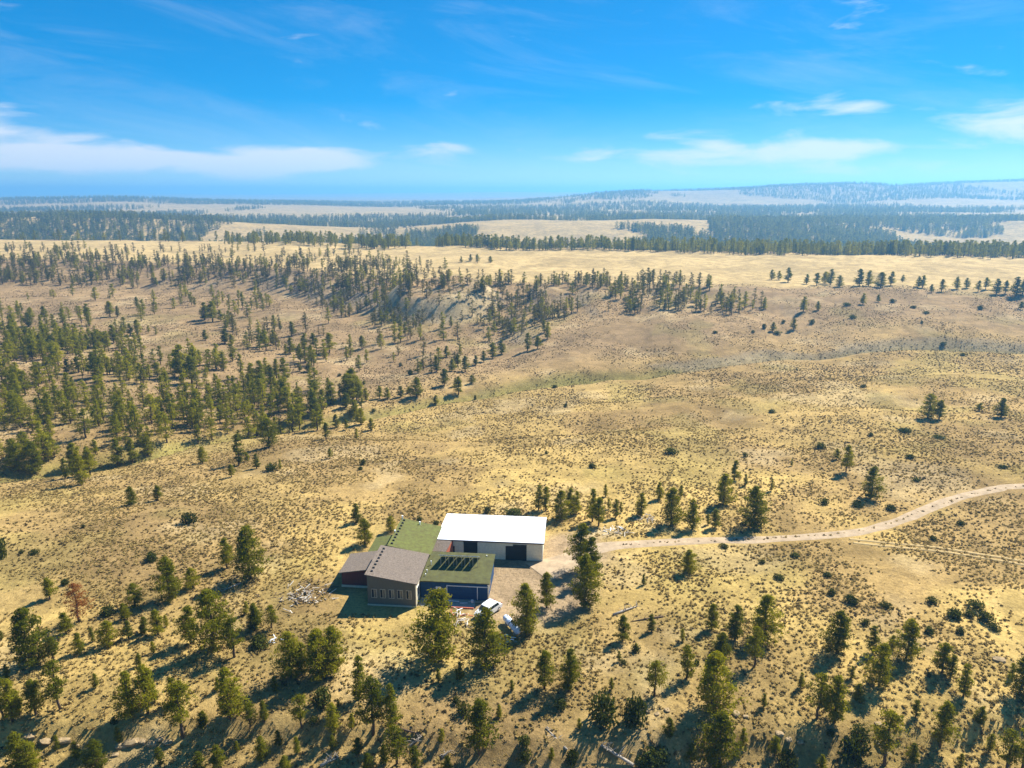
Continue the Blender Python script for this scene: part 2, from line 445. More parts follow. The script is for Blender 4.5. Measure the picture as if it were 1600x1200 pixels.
C = blend(C, pale, np.clip(1.5 * np.exp(-((GX - KN[0]) / 11) ** 2 - ((GY - KN[1]) / 13) ** 2) * (0.5 + 0.8 * (fbm(GX / 7, GY / 7, 95, 3) + 0.5)), 0, 1))
C = blend(C, gold, smooth(-8, 12, GY - rimY) * smooth(40, 0, GY - edgeY))
C = blend(C, fartan, smooth(30, 150, GY - edgeY))
C = blend(C, np.array([0.31, 0.215, 0.09]), smooth(2900, 3500, GY) * 0.8)
C = blend(C, dirt, smooth(1.0, 0.75, np.sqrt(((GX - 2) / 13) ** 2 + ((GY - 104) / 12) ** 2)))
C = blend(C, dirt, smooth(1.0, 0.6, np.sqrt(((GX - 11) / 8) ** 2 + ((GY - 116) / 9) ** 2)))
C = blend(C, pale, smooth(0.9, 0.6, np.sqrt(((GX - 17) / 6) ** 2 + ((GY - 123) / 2.2) ** 2)) * 0.9)
V = np.stack([GX, GY, GZ], -1).reshape(-1, 3)
idx = np.arange(NU * NV).reshape(NV, NU)
Q = np.stack([idx[:-1, :-1], idx[:-1, 1:], idx[1:, 1:], idx[1:, :-1]], -1).reshape(-1, 4)
gm = np_mesh('ground', V, Q, smooth=True)
ca = gm.color_attributes.new('soil', 'FLOAT_COLOR', 'POINT')
ca.data.foreach_set('color', np.concatenate([C.reshape(-1, 3), np.ones((NU * NV, 1))], 1).astype(np.float32).ravel())
def ground_material():
    m = bpy.data.materials.new('dry_grass_ground'); m.use_nodes = True
    t = m.node_tree; b = t.nodes['Principled BSDF']
    b.inputs['Roughness'].default_value = 1.0; b.inputs['Specular IOR Level'].default_value = 0.05
    at_ = N(t, 'ShaderNodeAttribute', attribute_name='soil')
    tcn = N(t, 'ShaderNodeTexCoord')
    def noise(sc, det, rough=0.65, dist=0.0):
        n = N(t, 'ShaderNodeTexNoise', i_Scale=sc, i_Detail=det, i_Roughness=rough, i_Distortion=dist)
        t.links.new(tcn.outputs['Object'], n.inputs['Vector']); return n.outputs['Fac']
    def ramp(src, p0, p1, v0, v1):
        r = N(t, 'ShaderNodeMapRange', interpolation_type='SMOOTHSTEP')
        t.links.new(src, r.inputs[0]); r.inputs[1].default_value = p0; r.inputs[2].default_value = p1; r.inputs[3].default_value = v0; r.inputs[4].default_value = v1
        return r.outputs[0]
    fine = ramp(noise(1.6, 8, 0.8), 0.34, 0.64, 0.70, 1.16)
    mid = ramp(noise(0.16, 6, 0.65, 0.6), 0.36, 0.62, 0.78, 1.14)
    big = ramp(noise(0.022, 5, 0.6, 0.8), 0.38, 0.60, 0.84, 1.10)
    v = math_node(t, 'MULTIPLY', math_node(t, 'MULTIPLY', fine, mid), big)
    mm = N(t, 'ShaderNodeMix', data_type='RGBA', blend_type='MULTIPLY'); mm.inputs[0].default_value = 1.0
    cc = N(t, 'ShaderNodeCombineColor')
    for i in range(3): t.links.new(v, cc.inputs[i])
    t.links.new(at_.outputs['Color'], mm.inputs[6]); t.links.new(cc.outputs[0], mm.inputs[7])
    # dull sage-brown flecks
    fl = ramp(noise(0.9, 4, 0.7), 0.585, 0.66, 0.0, 0.55)
    m2 = N(t, 'ShaderNodeMix', data_type='RGBA'); m2.inputs[7].default_value = (0.115, 0.082, 0.038, 1)
    t.links.new(fl, m2.inputs[0]); t.links.new(mm.outputs[2], m2.inputs[6])
    t.links.new(m2.outputs[2], b.inputs['Base Color'])
    bp = N(t, 'ShaderNodeBump', i_Strength=0.9, i_Distance=0.35)
    t.links.new(noise(1.1, 7, 0.75), bp.inputs['Height']); t.links.new(bp.outputs[0], b.inputs['Normal'])
    return m
ground = link('ground', gm, None, ground_material())
tag(ground, kind='structure', label='dry grass rangeland rolling away to the far mesas')

# road: a graded dirt strip lying on the ground
def strip(name, pts, widths, lift, mat, step=1.2):
    P = [Vector((p[0], p[1])) for p in pts]
    out, ws = [], []
    for i in range(len(P) - 1):
        p0, p1, p2, p3 = P[max(i - 1, 0)], P[i], P[i + 1], P[min(i + 2, len(P) - 1)]
        n = max(2, int((p2 - p1).length / step))
        for k in range(n):
            t = k / n
            out.append(0.5 * ((2 * p1) + (-p0 + p2) * t + (2 * p0 - 5 * p1 + 4 * p2 - p3) * t * t + (-p0 + 3 * p1 - 3 * p2 + p3) * t**3))
            ws.append(widths[i] * (1 - t) + widths[i + 1] * t)
    V, Fc = [], []
    M = 7
    for i, p in enumerate(out):
        d = (out[min(i + 1, len(out) - 1)] - out[max(i - 1, 0)]).normalized(); nrm = Vector((-d.y, d.x))
        hw = ws[i] / 2 * (1 + 0.3 * (float(vnoise(np.array(i * 0.31), np.array(1.5), 5)) - 0.5))
        off = 0.5 * (float(vnoise(np.array(i * 0.17), np.array(7.5), 6)) - 0.5)
        for k in range(M):
            q = p + nrm * (hw * (2 * k / (M - 1) - 1) + off)
            e = abs(2 * k / (M - 1) - 1)
            V.append((q.x, q.y, float(gz(q.x, q.y)) + (lift if e < 0.99 else -0.05)))
    for i in range(len(out) - 1):
        for k in range(M - 1):
            Fc.append((i * M + k, i * M + k + 1, (i + 1) * M + k + 1, (i + 1) * M + k))
    return link(name, mesh(name, V, Fc, True), None, mat)
mat_plain('road_dirt', (0.39, 0.292, 0.188), 1.0, var=0.24, scale=0.55, bump=0.05, spec=0.05)
mat_plain('track_dirt', (0.41, 0.295, 0.135), 1.0, var=0.2, scale=0.9, spec=0.05)
rw = [8.5, 6.5, 4.4, 3.5, 3.0, 2.9, 2.8, 2.8, 2.8, 2.8, 2.9, 3.0, 3.0, 3.0, 3.0, 3.0]
tag(strip('dirt_road', ROAD, rw, 0.07, MATS['road_dirt']), kind='structure', label='pale dirt road curving from the yard to the right')
TR = [at(px, py)[:2] for px, py in ((1330, 845), (1400, 852), (1470, 860), (1540, 870), (1600, 880), (1660, 890))]
for dy_ in (-0.75, 0.75):
    tag(strip('wheel_track', [(x, y + dy_) for x, y in TR], [0.8] * 6, 0.13, MATS['track_dirt']), kind='structure', label='faint wheel track in the grass below the road')

# ---------------------------------------------------------------- vegetation models
def leaf_quads(centers, sizes, aspect, r, up=0.0, out=None):
    n = len(centers)
    a = r.normal(size=(n, 3)); a[:, 2] += up
    if out is not None:         # sprays lie like shingles over the outside of their clump
        nn = out / (np.linalg.norm(out, axis=1)[:, None] + 1e-6) + np.array([0, 0, 0.55]) + r.normal(size=(n, 3)) * 0.42
        nn /= np.linalg.norm(nn, axis=1)[:, None]
        a = np.cross(nn, a)
    a /= np.linalg.norm(a, axis=1)[:, None]
    b = np.cross(a, nn if out is not None else r.normal(size=(n, 3))); b /= np.linalg.norm(b, axis=1)[:, None] + 1e-9
    L = a * sizes[:, None] * 0.5; W = b * (sizes * aspect)[:, None] * 0.5
    V = np.stack([centers - L - W * 0.35, centers - L * 0.1 + W, centers + L, centers - L * 0.1 - W], 1).reshape(-1, 3)
    return V, np.arange(4 * n).reshape(n, 4)
def pine(seed, H=10.0, rad=2.2, base=0.16, shape=0.8, levels=15, gaps=0.12, leaf=0.52, per=20, lean=0.0, nb=5):
    r = np.random.default_rng(seed); rr = random.Random(seed)
    bend = [(r.normal() * 0.12 + lean * k * 0.12, r.normal() * 0.12, H * k / 6) for k in range(7)]
    bend[0] = (0, 0, -0.4)
    rt = 0.020 * H + 0.02
    parts = [tube_vf(bend, [rt * (1.15 - 1.05 * k / 6) + 0.015 for k in range(7)], 7)]
    def axis(h):
        k = min(5.999, max(0, h / H * 6)); i = int(k); f = k - i
        return np.array([bend[i][j] * (1 - f) + bend[i + 1][j] * f for j in range(2)])
    cen, outs = [], []
    skew = r.normal(size=2) * 0.25
    for l in range(levels):
        t = (l + r.uniform(-0.3, 0.3)) / (levels - 1)
        t = min(max(t, 0), 1)
        h = H * (base + (0.97 - base) * t)
        prof = (1 - t) ** shape * (0.55 + 0.45 * min(1, t / 0.18)) + 0.06
        for k in range(nb + (1 if t < 0.5 else 0)):
            if r.random() < gaps: continue
            ang = r.uniform(0, 2 * math.pi)
            ln = rad * prof * r.uniform(0.6, 1.18) * (1 + 0.25 * math.cos(ang - math.atan2(skew[1], skew[0])))
            c0 = axis(h)
            up = 0.10 + 0.35 * t + r.uniform(-0.12, 0.12)
            tip = np.array([c0[0] + math.cos(ang) * ln, c0[1] + math.sin(ang) * ln, h + ln * up])
            st = np.array([c0[0], c0[1], h - 0.15])
            parts.append(tube_vf([tuple(st), tuple(tip)], [0.045 * (1.3 - t), 0.012], 3))
            for q in ((0.42, 0.72, 1.0) if ln > 0.8 else (0.6, 1.0)):
                p = st + (tip - st) * q
                cr = (0.25 + 0.15 * ln * 0.5) * (1.1 if q < 1 else 0.9)
                m = int(per * (0.8 if q < 0.6 else 1.0))
                of = r.normal(size=(m, 3)) * np.array([cr, cr, cr * 0.42]); cen.append(p + of)
                outs.append(of + 0.35 * cr * np.array([math.cos(ang), math.sin(ang), 0]))
    of = r.normal(size=(per, 3)) * np.array([0.14, 0.14, 0.35]); cen.append(np.array([[*axis(H * 0.97), H * 0.96]]) + of); outs.append(of)
    cen = np.concatenate(cen)
    LV, LQ = leaf_quads(cen, r.uniform(0.6, 1.2, len(cen)) * leaf, 0.34, r, up=0.35, out=np.concatenate(outs))
    V, Fc = merge(parts)
    return V, Fc, LV, LQ
def bush(seed, rad=1.0, ht=1.1, n=420, leaf=0.26):
    r = np.random.default_rng(seed)
    lobes = [(r.uniform(-.45, .45) * rad, r.uniform(-.45, .45) * rad, r.uniform(.3, .65) * ht, r.uniform(.45, .7)) for _ in range(6)]
    cen = []
    for lx, ly, lz, lr in lobes:
        d = r.normal(size=(n // 6, 3)); d /= np.linalg.norm(d, axis=1)[:, None]
        d *= (r.uniform(0.45, 1.0, n // 6) ** 0.5)[:, None] * lr
        p = np.array([lx, ly, lz]) + d * np.array([rad, rad, ht * 0.75]); p[:, 2] = np.maximum(p[:, 2], 0.05)
        cen.append(p)
    cen = np.concatenate(cen)
    LV, LQ = leaf_quads(cen, r.uniform(0.6, 1.2, len(cen)) * leaf, 0.5, r, up=0.4)
    parts = [tube_vf([(0, 0, -0.2), (lx * .6, ly * .6, lz * .8)], [0.06, 0.02], 4) for lx, ly, lz, _ in lobes]
    V, Fc = merge(parts)
    return V, Fc, LV, LQ
def two_meshes(name, data, bark, leaf):
    V, Fc, LV, LQ = data
    a = mesh(name + '_wood', V, Fc, True); a.materials.append(MATS[bark])
    b = np_mesh(name + '_foliage', LV, LQ); b.materials.append(MATS[leaf])
    return a, b
def one_mesh(name, data, bark, leaf):
    V, Fc, LV, LQ = data
    nv = len(V)
    me = bpy.data.meshes.new(name)
    me.from_pydata(list(V) + [tuple(v) for v in LV], [], list(Fc) + [tuple(int(i) + nv for i in q) for q in LQ])
    me.materials.append(MATS[bark]); me.materials.append(MATS[leaf])
    me.polygons.foreach_set('material_index', np.concatenate([np.zeros(len(Fc), dtype=np.int32), np.ones(len(LQ), dtype=np.int32)]))
    me.update()
    return me
PINES = {'conic': [], 'slim': [], 'broad': [], 'open': []}
for i in range(6): PINES['conic'].append(two_meshes('conic_pine', pine(100 + i, rad=2.35, shape=0.72, base=0.12 + 0.05 * (i % 3)), 'bark', 'needles'))
for i in range(4): PINES['slim'].append(two_meshes('slim_pine', pine(200 + i, rad=1.6, shape=0.6, base=0.16, levels=15, gaps=0.18, per=14), 'bark', 'needles'))
for i in range(4): PINES['broad'].append(two_meshes('broad_pine', pine(300 + i, rad=3.0, shape=0.62, base=0.10, levels=16, gaps=0.16, per=20, nb=6), 'bark', 'needles'))
for i in range(4): PINES['open'].append(two_meshes('open_pine', pine(400 + i, rad=2.2, shape=0.45, base=0.32, levels=12, gaps=0.28, per=16), 'bark', 'needles'))
JUN = [two_meshes('juniper', bush(500 + i, n=560), 'bark', 'juniper_leaf') for i in range(4)]

used_px = []
def row_height(P, top_px, px):
    dx, dy, dz = ray(px, top_px)
    return max(0.8, CAM_H + P[1] * dz / dy - P[2])
def put_tree(px, base, top, kind='conic', width=None, name='pine_tree', loc=None):
    P = loc or at(px, base)
    h = row_height(P, top, px) if loc is None else top
    wood, fol = random.choice(PINES[kind])
    o = empty(name, (P[0], P[1], P[2] - 0.05), random.uniform(0, 6.28))
    s = h / 10.0
    k = (width or 1.0) * random.uniform(0.92, 1.12)
    k *= max(1.0, 1.35 - 0.05 * h) * (1.3 if base < 660 else 1.0)
    o.scale = (s * k, s * k, s)
    a = link('trunk', wood, o); b = link('crown', fol, o)
    o['px'] = float(px); o['row'] = float(base); o['hh'] = float(h)
    return o
def put_bush(px, base, hpx, wpx=None, name='juniper_bush', leaf=None):
    P = at(px, base)
    h = row_height(P, base - hpx, px) * 0.95
    dist = math.hypot(P[0], P[1], CAM_H - P[2])
    rw_ = (wpx or hpx * 1.35) * dist / FPX / 2
    o = empty(name, (P[0], P[1], P[2] - 0.04), random.uniform(0, 6.28))
    wood, fol = random.choice(JUN)
    o.scale = (rw_ / 1.0, rw_ / 1.0, h / 1.15)
    link('stems', wood, o); link('foliage', fol, o)
    o['px'] = float(px); o['row'] = float(base); o['hh'] = float(h)
    return o

# every pine that stands clear in the photograph: x, base row, top row, habit
T = '''
78 936 902 c|49 1040 951 b|104 990 957 c|84 1034 995 o|125 1020 989 c|145 1003 980 s|170 1010 970 b|195 968 942 c|212 947 911 b|201 998 970 c|226 990 964 c|247 992 952 c|260 979 960 s|240 1020 1002 s
265 938 870 b|300 919 887 b|298 1006 947 c|335 1015 920 b|366 1027 965 o|355 888 840 c|392 906 822 b|385 960 939 s|398 982 942 c|218 1041 1020 s|3 1000 985 s
5 1125 1062 o|20 1127 1060 s|31 1117 1078 s|56 1117 1063 c|95 1108 1033 o|205 1121 1050 c|231 1115 1040 c|242 1098 1066 s|286 1152 1068 o|271 1100 1058 s|319 1133 1110 s|33 1203 1144 c|50 1206 1160 b|152 1206 1155 b|312 1210 1175 c
399 985 948 c|425 983 945 o|455 1058 987 b|472 1055 1004 c|498 1060 984 b|522 1050 979 b|360 1123 1042 c|390 1141 1098 o|412 1127 1094 s|472 1137 1087 o|522 1148 1098 s|562 1092 1024 s|583 1146 1058 o|612 1137 1069 s|620 1195 1134 o|529 1105 1092 s|409 1188 1150 c|465 1177 1150 s|520 1172 1148 s|370 1173 1157 s|341 1200 1164 c|600 1195 1163 s|649 1204 1165 c|550 1139 1114 s|316 1137 1112 c
688 1033 922 b|759 1040 950 b|822 990 912 b|854 950 894 c|908 892 818 c|923 908 838 c|914 948 866 b|718 1062 1033 s|685 1066 1044 s|749 1177 1094 c|851 1076 1017 c|889 1079 1013 c|973 1002 961 c|967 1034 1017 s|993 1018 1004 s|862 1187 1168 s
1018 987 960 s|1066 1003 982 s|1112 984 943 c|1148 1001 946 c|1193 1000 930 b|1178 1042 981 o|1127 1024 988 b|1072 1061 1009 s|1023 1088 1032 o|1112 1109 1020 b|1193 1105 1083 s|1121 1203 1114 b|1277 1123 1051 o|1303 1129 1057 c
1307 1021 955 b|1322 987 968 s|1363 1021 978 s|1374 1072 1006 b|1415 1031 967 b|1393 1015 992 c|1471 1052 1004 c|1485 1061 1023 s|1505 1088 1038 s|1469 1166 1097 c|1382 1196 1114 o|1594 1086 1027 b|1573 1202 1142 o|1597 1203 1142 o|1284 1204 1179 c|1500 1200 1177 s
842 797 757 s|853 798 760 s|876 812 766 b|892 804 762 c|901 802 767 s|926 815 763 s|935 822 777 c|946 776 756 s|951 796 779 s|962 809 780 s|970 801 784 s|1001 806 770 c|1030 780 753 c|1048 820 762 b|1064 776 758 s|1082 827 780 c|1106 820 803 s|1117 825 795 c|1130 789 740 b|1148 750 719 c|1164 759 741 s|1205 767 748 s|1177 825 760 b|1075 895 859 b|1005 914 897 s
558 816 786 c|570 851 810 b|611 831 806 b
1450 653 615 b|1467 655 625 c|1530 642 629 c|1564 652 622 c|1322 737 695 c|1307 718 701 c|1360 779 729 b|1237 728 717 s
128 757 704 c|141 742 700 c|185 727 685 c|208 722 685 c|232 711 681 b|149 711 687 c|117 734 692 b|138 729 697 c|28 736 688 b|56 739 690 b|77 706 674 c|102 748 716 s
317 724 698 b|421 698 653 b|373 727 678 s|386 721 706 c|401 732 709 c|362 745 725 c|438 734 718 s|510 687 660 c|557 686 669 s|516 716 700 c|247 782 758 c|206 789 760 b
580 672 653 b|564 663 637 b|552 649 625 c|525 668 647 b|541 672 656 c|552 623 575 c|543 626 583 b|561 626 599 c|572 627 606 s|593 623 603 c|605 623 605 c|540 637 613 c|517 631 597 c|505 640 608 s|490 648 612 c|470 655 620 c|500 660 632 c|455 665 628 s
566 545 524 c|515 551 520 c|466 558 540 c|454 553 527 c|489 542 520 c|476 543 520 c|456 525 502 s|438 516 501 s|427 539 515 c|414 542 515 c|352 537 513 c|362 537 522 c|354 511 499 c|321 532 515 c|483 581 564 c|468 580 566 s|445 595 559 s|432 591 560 s|424 602 573 s|408 607 563 s|393 602 567 c
651 620 589 b|716 617 588 c|694 603 576 c|727 581 556 c|737 599 586 b|706 580 560 c|715 572 553 c|743 571 555 c|698 558 540 c|682 581 556 s|626 620 603 c|639 614 604 b|681 632 617 c|712 604 590 s|756 566 548 s|770 560 535 c|784 553 530 c|824 548 520 s|840 545 525 c|855 530 503 s|850 520 500 s
1206 437 421 c|1217 437 423 c|1231 441 418 c|1260 444 428 c|1276 446 426 c|1289 443 424 b|1297 445 420 c|1311 448 430 b|1342 447 420 c|1357 447 422 c|1376 449 425 b|1392 446 424 c|1410 441 429 c|1434 449 431 c|1441 450 430 c|1455 457 444 c|1471 456 436 c|1495 452 432 c|1510 450 434 c|1528 456 438 c|1540 452 433 c|1556 460 435 c|1570 459 438 c|1587 463 432 c|1598 460 435 c
1021 431 420 c|1255 487 463 c|1278 485 470 c|1348 476 458 c|1372 472 460 c|1240 515 496 c|1207 518 503 c|1595 484 471 c
186 1158 1134 s|120 1186 1158 c|250 1196 1168 s|436 1164 1140 c|560 1180 1152 c|575 1204 1176 c|690 1160 1138 s|700 1203 1180 c|445 1203 1180 c|780 1120 1100 s|800 1080 1062 s|905 1140 1122 s|955 1078 1058 s|1045 1150 1122 c|1080 1190 1162 c|1160 1165 1138 s|1210 1180 1150 c|1250 1075 1050 s|1340 1095 1068 c|1430 1120 1094 s|1425 1190 1160 c|1530 1130 1104 c|1545 1175 1146 s|1330 1060 1040 s|1580 1060 1036 s|90 1170 1148 s|12 1060 1038 s|150 1075 1052 s|340 1080 1058 s|430 1080 1058 s
721 410 400 c|735 408 397 c|746 411 397 c|766 410 400 b
70 500 478 c|45 510 488 b|20 512 490 c|136 497 474 c|172 495 470 c|184 495 478 s|215 480 463 c|65 545 520 c|52 550 525 c|80 548 524 c|98 545 522 c|120 545 520 c|137 545 523 s|158 536 517 c|178 536 507 c|192 523 507 c|204 524 505 c|216 524 499 c|320 500 472 c|332 503 470 c|345 502 484 c|150 590 550 c|105 583 560 c|283 590 538 c|300 600 556 c|246 588 566 c
'''
KIND = {'c': 'conic', 's': 'slim', 'b': 'broad', 'o': 'open'}
pines = []
for tok in T.replace('\n', '|').split('|'):
    f = tok.split()
    if len(f) == 4:
        pines.append(put_tree(float(f[0]), float(f[1]), float(f[2]), KIND[f[3]]))
SHR = '''
100 914 10|170 960 16 24|240 875 14 20|298 817 18 24|54 865 8 14|3 872 40 16|179 1129 10|408 1010 18 34|500 1105 29 34|493 1130 12|714 1098 11|727 1114 18 24|874 1105 16|939 1125 49 46|817 1164 18 22|821 1188 18 22|894 1193 24 24|995 1130 50 36|1025 1188 22 46|1000 1198 18 20|1231 1198 22 30|1335 1188 38 42|1342 1149 18 28|993 1017 12|973 1037 8
1328 941 12 25|1386 949 9 18|1490 963 14 26|1526 952 14 25|1542 972 16 24|1454 990 11 16|1350 976 10 15|1502 991 9 14|1301 930 10 14|1458 942 10 18|1514 964 9 17|1556 985 10 16
926 731 8 16|1050 709 10 24|1165 714 8 9|854 709 4 8|1281 700 10 18|1360 681 6 10|1286 788 10 16|1341 792 9 20|1390 796 9 20|1432 752 6 14|1410 673 5 24|1421 716 7 16|1564 731 5 15|1466 684 5 20|1207 645 6 14|1459 844 7 12|1501 820 6 12|1350 605 5 10
761 801 12 14|800 804 12 32|656 816 10 12|680 819 7 13|424 734 12 22|566 727 11 11|562 734 6 10|584 643 6 8|867 606 6 10|883 637 8 7|640 586 10 10|626 572 6 6|658 571 6 8|569 600 6 6|531 588 5 8|742 625 9 5
1450 1057 6|1297 1150 9|1090 1038 8|32 865 6|130 825 5|212 722 4|1165 820 6 14|1130 855 6 18|1240 870 6 16|1215 905 7 20|1190 880 6 12|1290 900 6 16
1395 473 7 9|1427 482 5 10|1446 490 5 9|1440 505 5 5|1474 540 7 10|1505 556 5 9|1530 484 8 9|1324 478 6 12|1332 497 6 12|1268 506 8 10|1194 514 10 8|1176 520 5 6|1215 522 6 14|1224 505 6 7|1118 520 4 9
'''
bushes = []
for tok in SHR.replace('\n', '|').split('|'):
    f = [float(v) for v in tok.split()]
    if len(f) >= 3:
        bushes.append(put_bush(f[0], f[1], f[2], f[3] if len(f) > 3 else None))

# ---------------------------------------------------------------- instanced cover (things nobody could count)
def scatter(name, pts, scales, rots, temps, label):
    coll = bpy.data.collections.new(name + '_kinds')
    for k, me in enumerate(temps):
        coll.objects.link(bpy.data.objects.new('%s_%02d' % (name, k), me))
    me = bpy.data.meshes.new(name)
    n = len(pts)
    me.vertices.add(n); me.vertices.foreach_set('co', np.ascontiguousarray(pts, dtype=np.float32).ravel())
    a = me.attributes.new('sc', 'FLOAT_VECTOR', 'POINT'); a.data.foreach_set('vector', np.ascontiguousarray(scales, dtype=np.float32).ravel())
    a = me.attributes.new('rt', 'FLOAT', 'POINT'); a.data.foreach_set('value', np.ascontiguousarray(rots, dtype=np.float32))
    a = me.attributes.new('ix', 'INT', 'POINT'); a.data.foreach_set('value', rng.integers(0, len(temps), n).astype(np.int32))
    o = link(name, me)
    g = bpy.data.node_groups.new(name, 'GeometryNodeTree')
    g.interface.new_socket('Geometry', in_out='INPUT', socket_type='NodeSocketGeometry')
    g.interface.new_socket('Geometry', in_out='OUTPUT', socket_type='NodeSocketGeometry')
    gi = g.nodes.new('NodeGroupInput'); go = g.nodes.new('NodeGroupOutput')
    ci = g.nodes.new('GeometryNodeCollectionInfo'); ci.inputs['Collection'].default_value = coll
    ci.inputs['Separate Children'].default_value = True; ci.inputs['Reset Children'].default_value = True
    ip = g.nodes.new('GeometryNodeInstanceOnPoints')
    def attr(nm, dt):
        q = g.nodes.new('GeometryNodeInputNamedAttribute'); q.data_type = dt; q.inputs['Name'].default_value = nm; return q.outputs[0]
    cx = g.nodes.new('ShaderNodeCombineXYZ'); g.links.new(attr('rt', 'FLOAT'), cx.inputs[2])
    er = g.nodes.new('FunctionNodeEulerToRotation'); g.links.new(cx.outputs[0], er.inputs[0])
    g.links.new(gi.outputs[0], ip.inputs['Points']); g.links.new(ci.outputs[0], ip.inputs['Instance'])
    ip.inputs['Pick Instance'].default_value = True
    g.links.new(attr('ix', 'INT'), ip.inputs['Instance Index'])
    g.links.new(er.outputs[0], ip.inputs['Rotation']); g.links.new(attr('sc', 'FLOAT_VECTOR'), ip.inputs['Scale'])
    g.links.new(ip.outputs[0], go.inputs[0])
    md = o.modifiers.new('scatter', 'NODES'); md.node_group = g
    tag(o, label=label, kind='stuff')
    return o
MIDP = [one_mesh('mid_pine', pine(600 + i, rad=[2.5, 2.1, 2.9, 1.8, 2.6][i], shape=[.7, .55, .6, .5, .8][i], levels=12, per=11, leaf=0.62, base=[.14, .2, .2, .25, .12][i], gaps=.18, nb=4), 'bark', 'stand_needles') for i in range(5)]
RIMP = [one_mesh('rim_pine', pine(650 + i, rad=[2.4, 2.0, 2.7, 1.8, 2.4][i], shape=[.7, .55, .6, .5, .8][i], levels=11, per=9, leaf=0.6, base=[.16, .22, .22, .28, .14][i], gaps=.28, nb=4), 'bark', 'dull_needles') for i in range(5)] + MIDP[:2]
FARP = [one_mesh('far_pine', pine(700 + i, rad=[3.0, 2.6, 3.3, 2.4][i], shape=.65, levels=7, per=5, leaf=1.15, base=.1, gaps=.1, nb=4), 'bark', 'needles') for i in range(4)]
def inside(poly, x, y):
    m = np.zeros(len(x), bool); n = len(poly)
    for i in range(n):
        (x0, y0), (x1, y1) = poly[i], poly[(i + 1) % n]
        c = ((y0 > y) != (y1 > y)) & (x < (x1 - x0) * (y - y0) / (y1 - y0 + 1e-9) + x0)
        m ^= c
    return m
def poly_points(pix, n, clump=0.0, seed=0, cl=18.0):
    poly = [at(a, b)[:2] for a, b in pix]
    xs = [p[0] for p in poly]; ys = [p[1] for p in poly]
    x = rng.uniform(min(xs), max(xs), n * 30); y = rng.uniform(min(ys), max(ys), n * 30)
    m = inside(poly, x, y); x, y = x[m], y[m]
    if clump:
        k = (fbm(x / cl, y / cl, 900 + seed, 2) + 0.5) > clump; x, y = x[k], y[k]
    k = (np.hypot(x - KN[0], y - KN[1]) > 11) | (rng.random(len(x)) < 0.12); x, y = x[k], y[k]
    return x[:n], y[:n]
def forest(name, groups, temps, label, hmin, hmax):
    xs = np.concatenate([g[0] for g in groups]); ys = np.concatenate([g[1] for g in groups])
    z = gz(xs, ys) - 0.1
    h = rng.uniform(hmin, hmax, len(xs)) / 10
    h *= np.where(rng.random(len(xs)) < 0.2, 0.6, 1.0)
    wv = h * rng.uniform(0.85, 1.3, len(xs))
    return scatter(name, np.stack([xs, ys, z], 1), np.stack([wv, wv, h], 1), rng.uniform(0, 6.28, len(xs)), temps, label)
LEFT = [(-300, 525), (60, 528), (230, 552), (330, 565), (410, 560), (470, 605), (560, 622), (590, 645), (500, 672), (440, 684), (330, 694), (240, 704), (150, 712), (60, 735), (-300, 755)]
forest('pine_stand', [poly_points(LEFT, 760, 0.43, 1, 13), poly_points([(-200, 458), (300, 462), (480, 468), (700, 530), (600, 600), (420, 560), (200, 548), (-200, 525)], 130, 0.52, 6, 24), poly_points([(-60, 478), (40, 478), (70, 500), (40, 520), (-60, 525)], 40), poly_points([(20, 560), (60, 530), (150, 520), (160, 545), (60, 570)], 22)],
       MIDP, 'dense stand of pines filling the hollow at the left', 6.0, 10.0)
RIML = [(-320, 402), (90, 404), (200, 408), (400, 412), (560, 415), (640, 428), (700, 436), (760, 452), (745, 500), (690, 525), (600, 515), (520, 495), (480, 462), (400, 452), (200, 450), (-320, 452)]
RIMR = [(760, 440), (850, 444), (950, 436), (1050, 441), (1120, 450), (1190, 465), (1200, 485), (1130, 495), (1080, 488), (1000, 492), (900, 490), (860, 508), (820, 525), (760, 535), (740, 500)]
RIMT = [(-320, 385), (90, 386), (330, 392), (560, 396), (700, 420), (760, 436), (640, 430), (560, 416), (400, 412), (-320, 404)]
forest('rim_forest', [poly_points(RIML, 1500, 0.28, 2, 30), poly_points(RIMR, 400, 0.32, 3, 22), poly_points(RIMT, 310, 0.44, 4, 30), poly_points([(330, 505), (520, 495), (740, 520), (700, 585), (560, 595), (420, 555)], 45, 0.45, 5)], RIMP, 'pines covering the steep slope below the golden bench', 5.0, 9.5)
def edge_points(p0, p1, d0, d1, n):
    px = rng.uniform(p0, p1, n); s = np.array([(p - 800.0) / (FPX * CP + 210 * SP) for p in px])
    y = np.interp(s, B_EDGE[0], B_EDGE[1]) + rng.uniform(d0, d1, n) + 14 * fbm(s * 30, s * 0 + 3.1, 77, 3)
    return s * y, y
forest('bench_forest', [edge_points(680, 1750, -6, 150, 2400), edge_points(1050, 1750, -22, 20, 160), edge_points(350, 640, -45, 60, 240), edge_points(-150, 680, 0, 120, 120)], MIDP[:5], 'dark pine belt along the far side of the golden bench', 8.0, 13.5)
def far_band(p0, p1, y0, y1, n, thr, sc, seed):
    px = rng.uniform(p0, p1, n * 4); s = (px - 800.0) / (FPX * CP + 250 * SP); y = y0 + (y1 - y0) * rng.random(n * 4) ** 1.3
    x = s * y
    soft = np.minimum(px - p0, p1 - px) / 160.0 + 1.6 * fbm(x / 130, y / 130, seed + 50, 3)
    k = ((fbm(x / sc, y / (sc * 1.6), seed, 3) + 0.5) > thr) & (rng.random(n * 4) < soft * 1.4)
    return x[k][:n], y[k][:n]
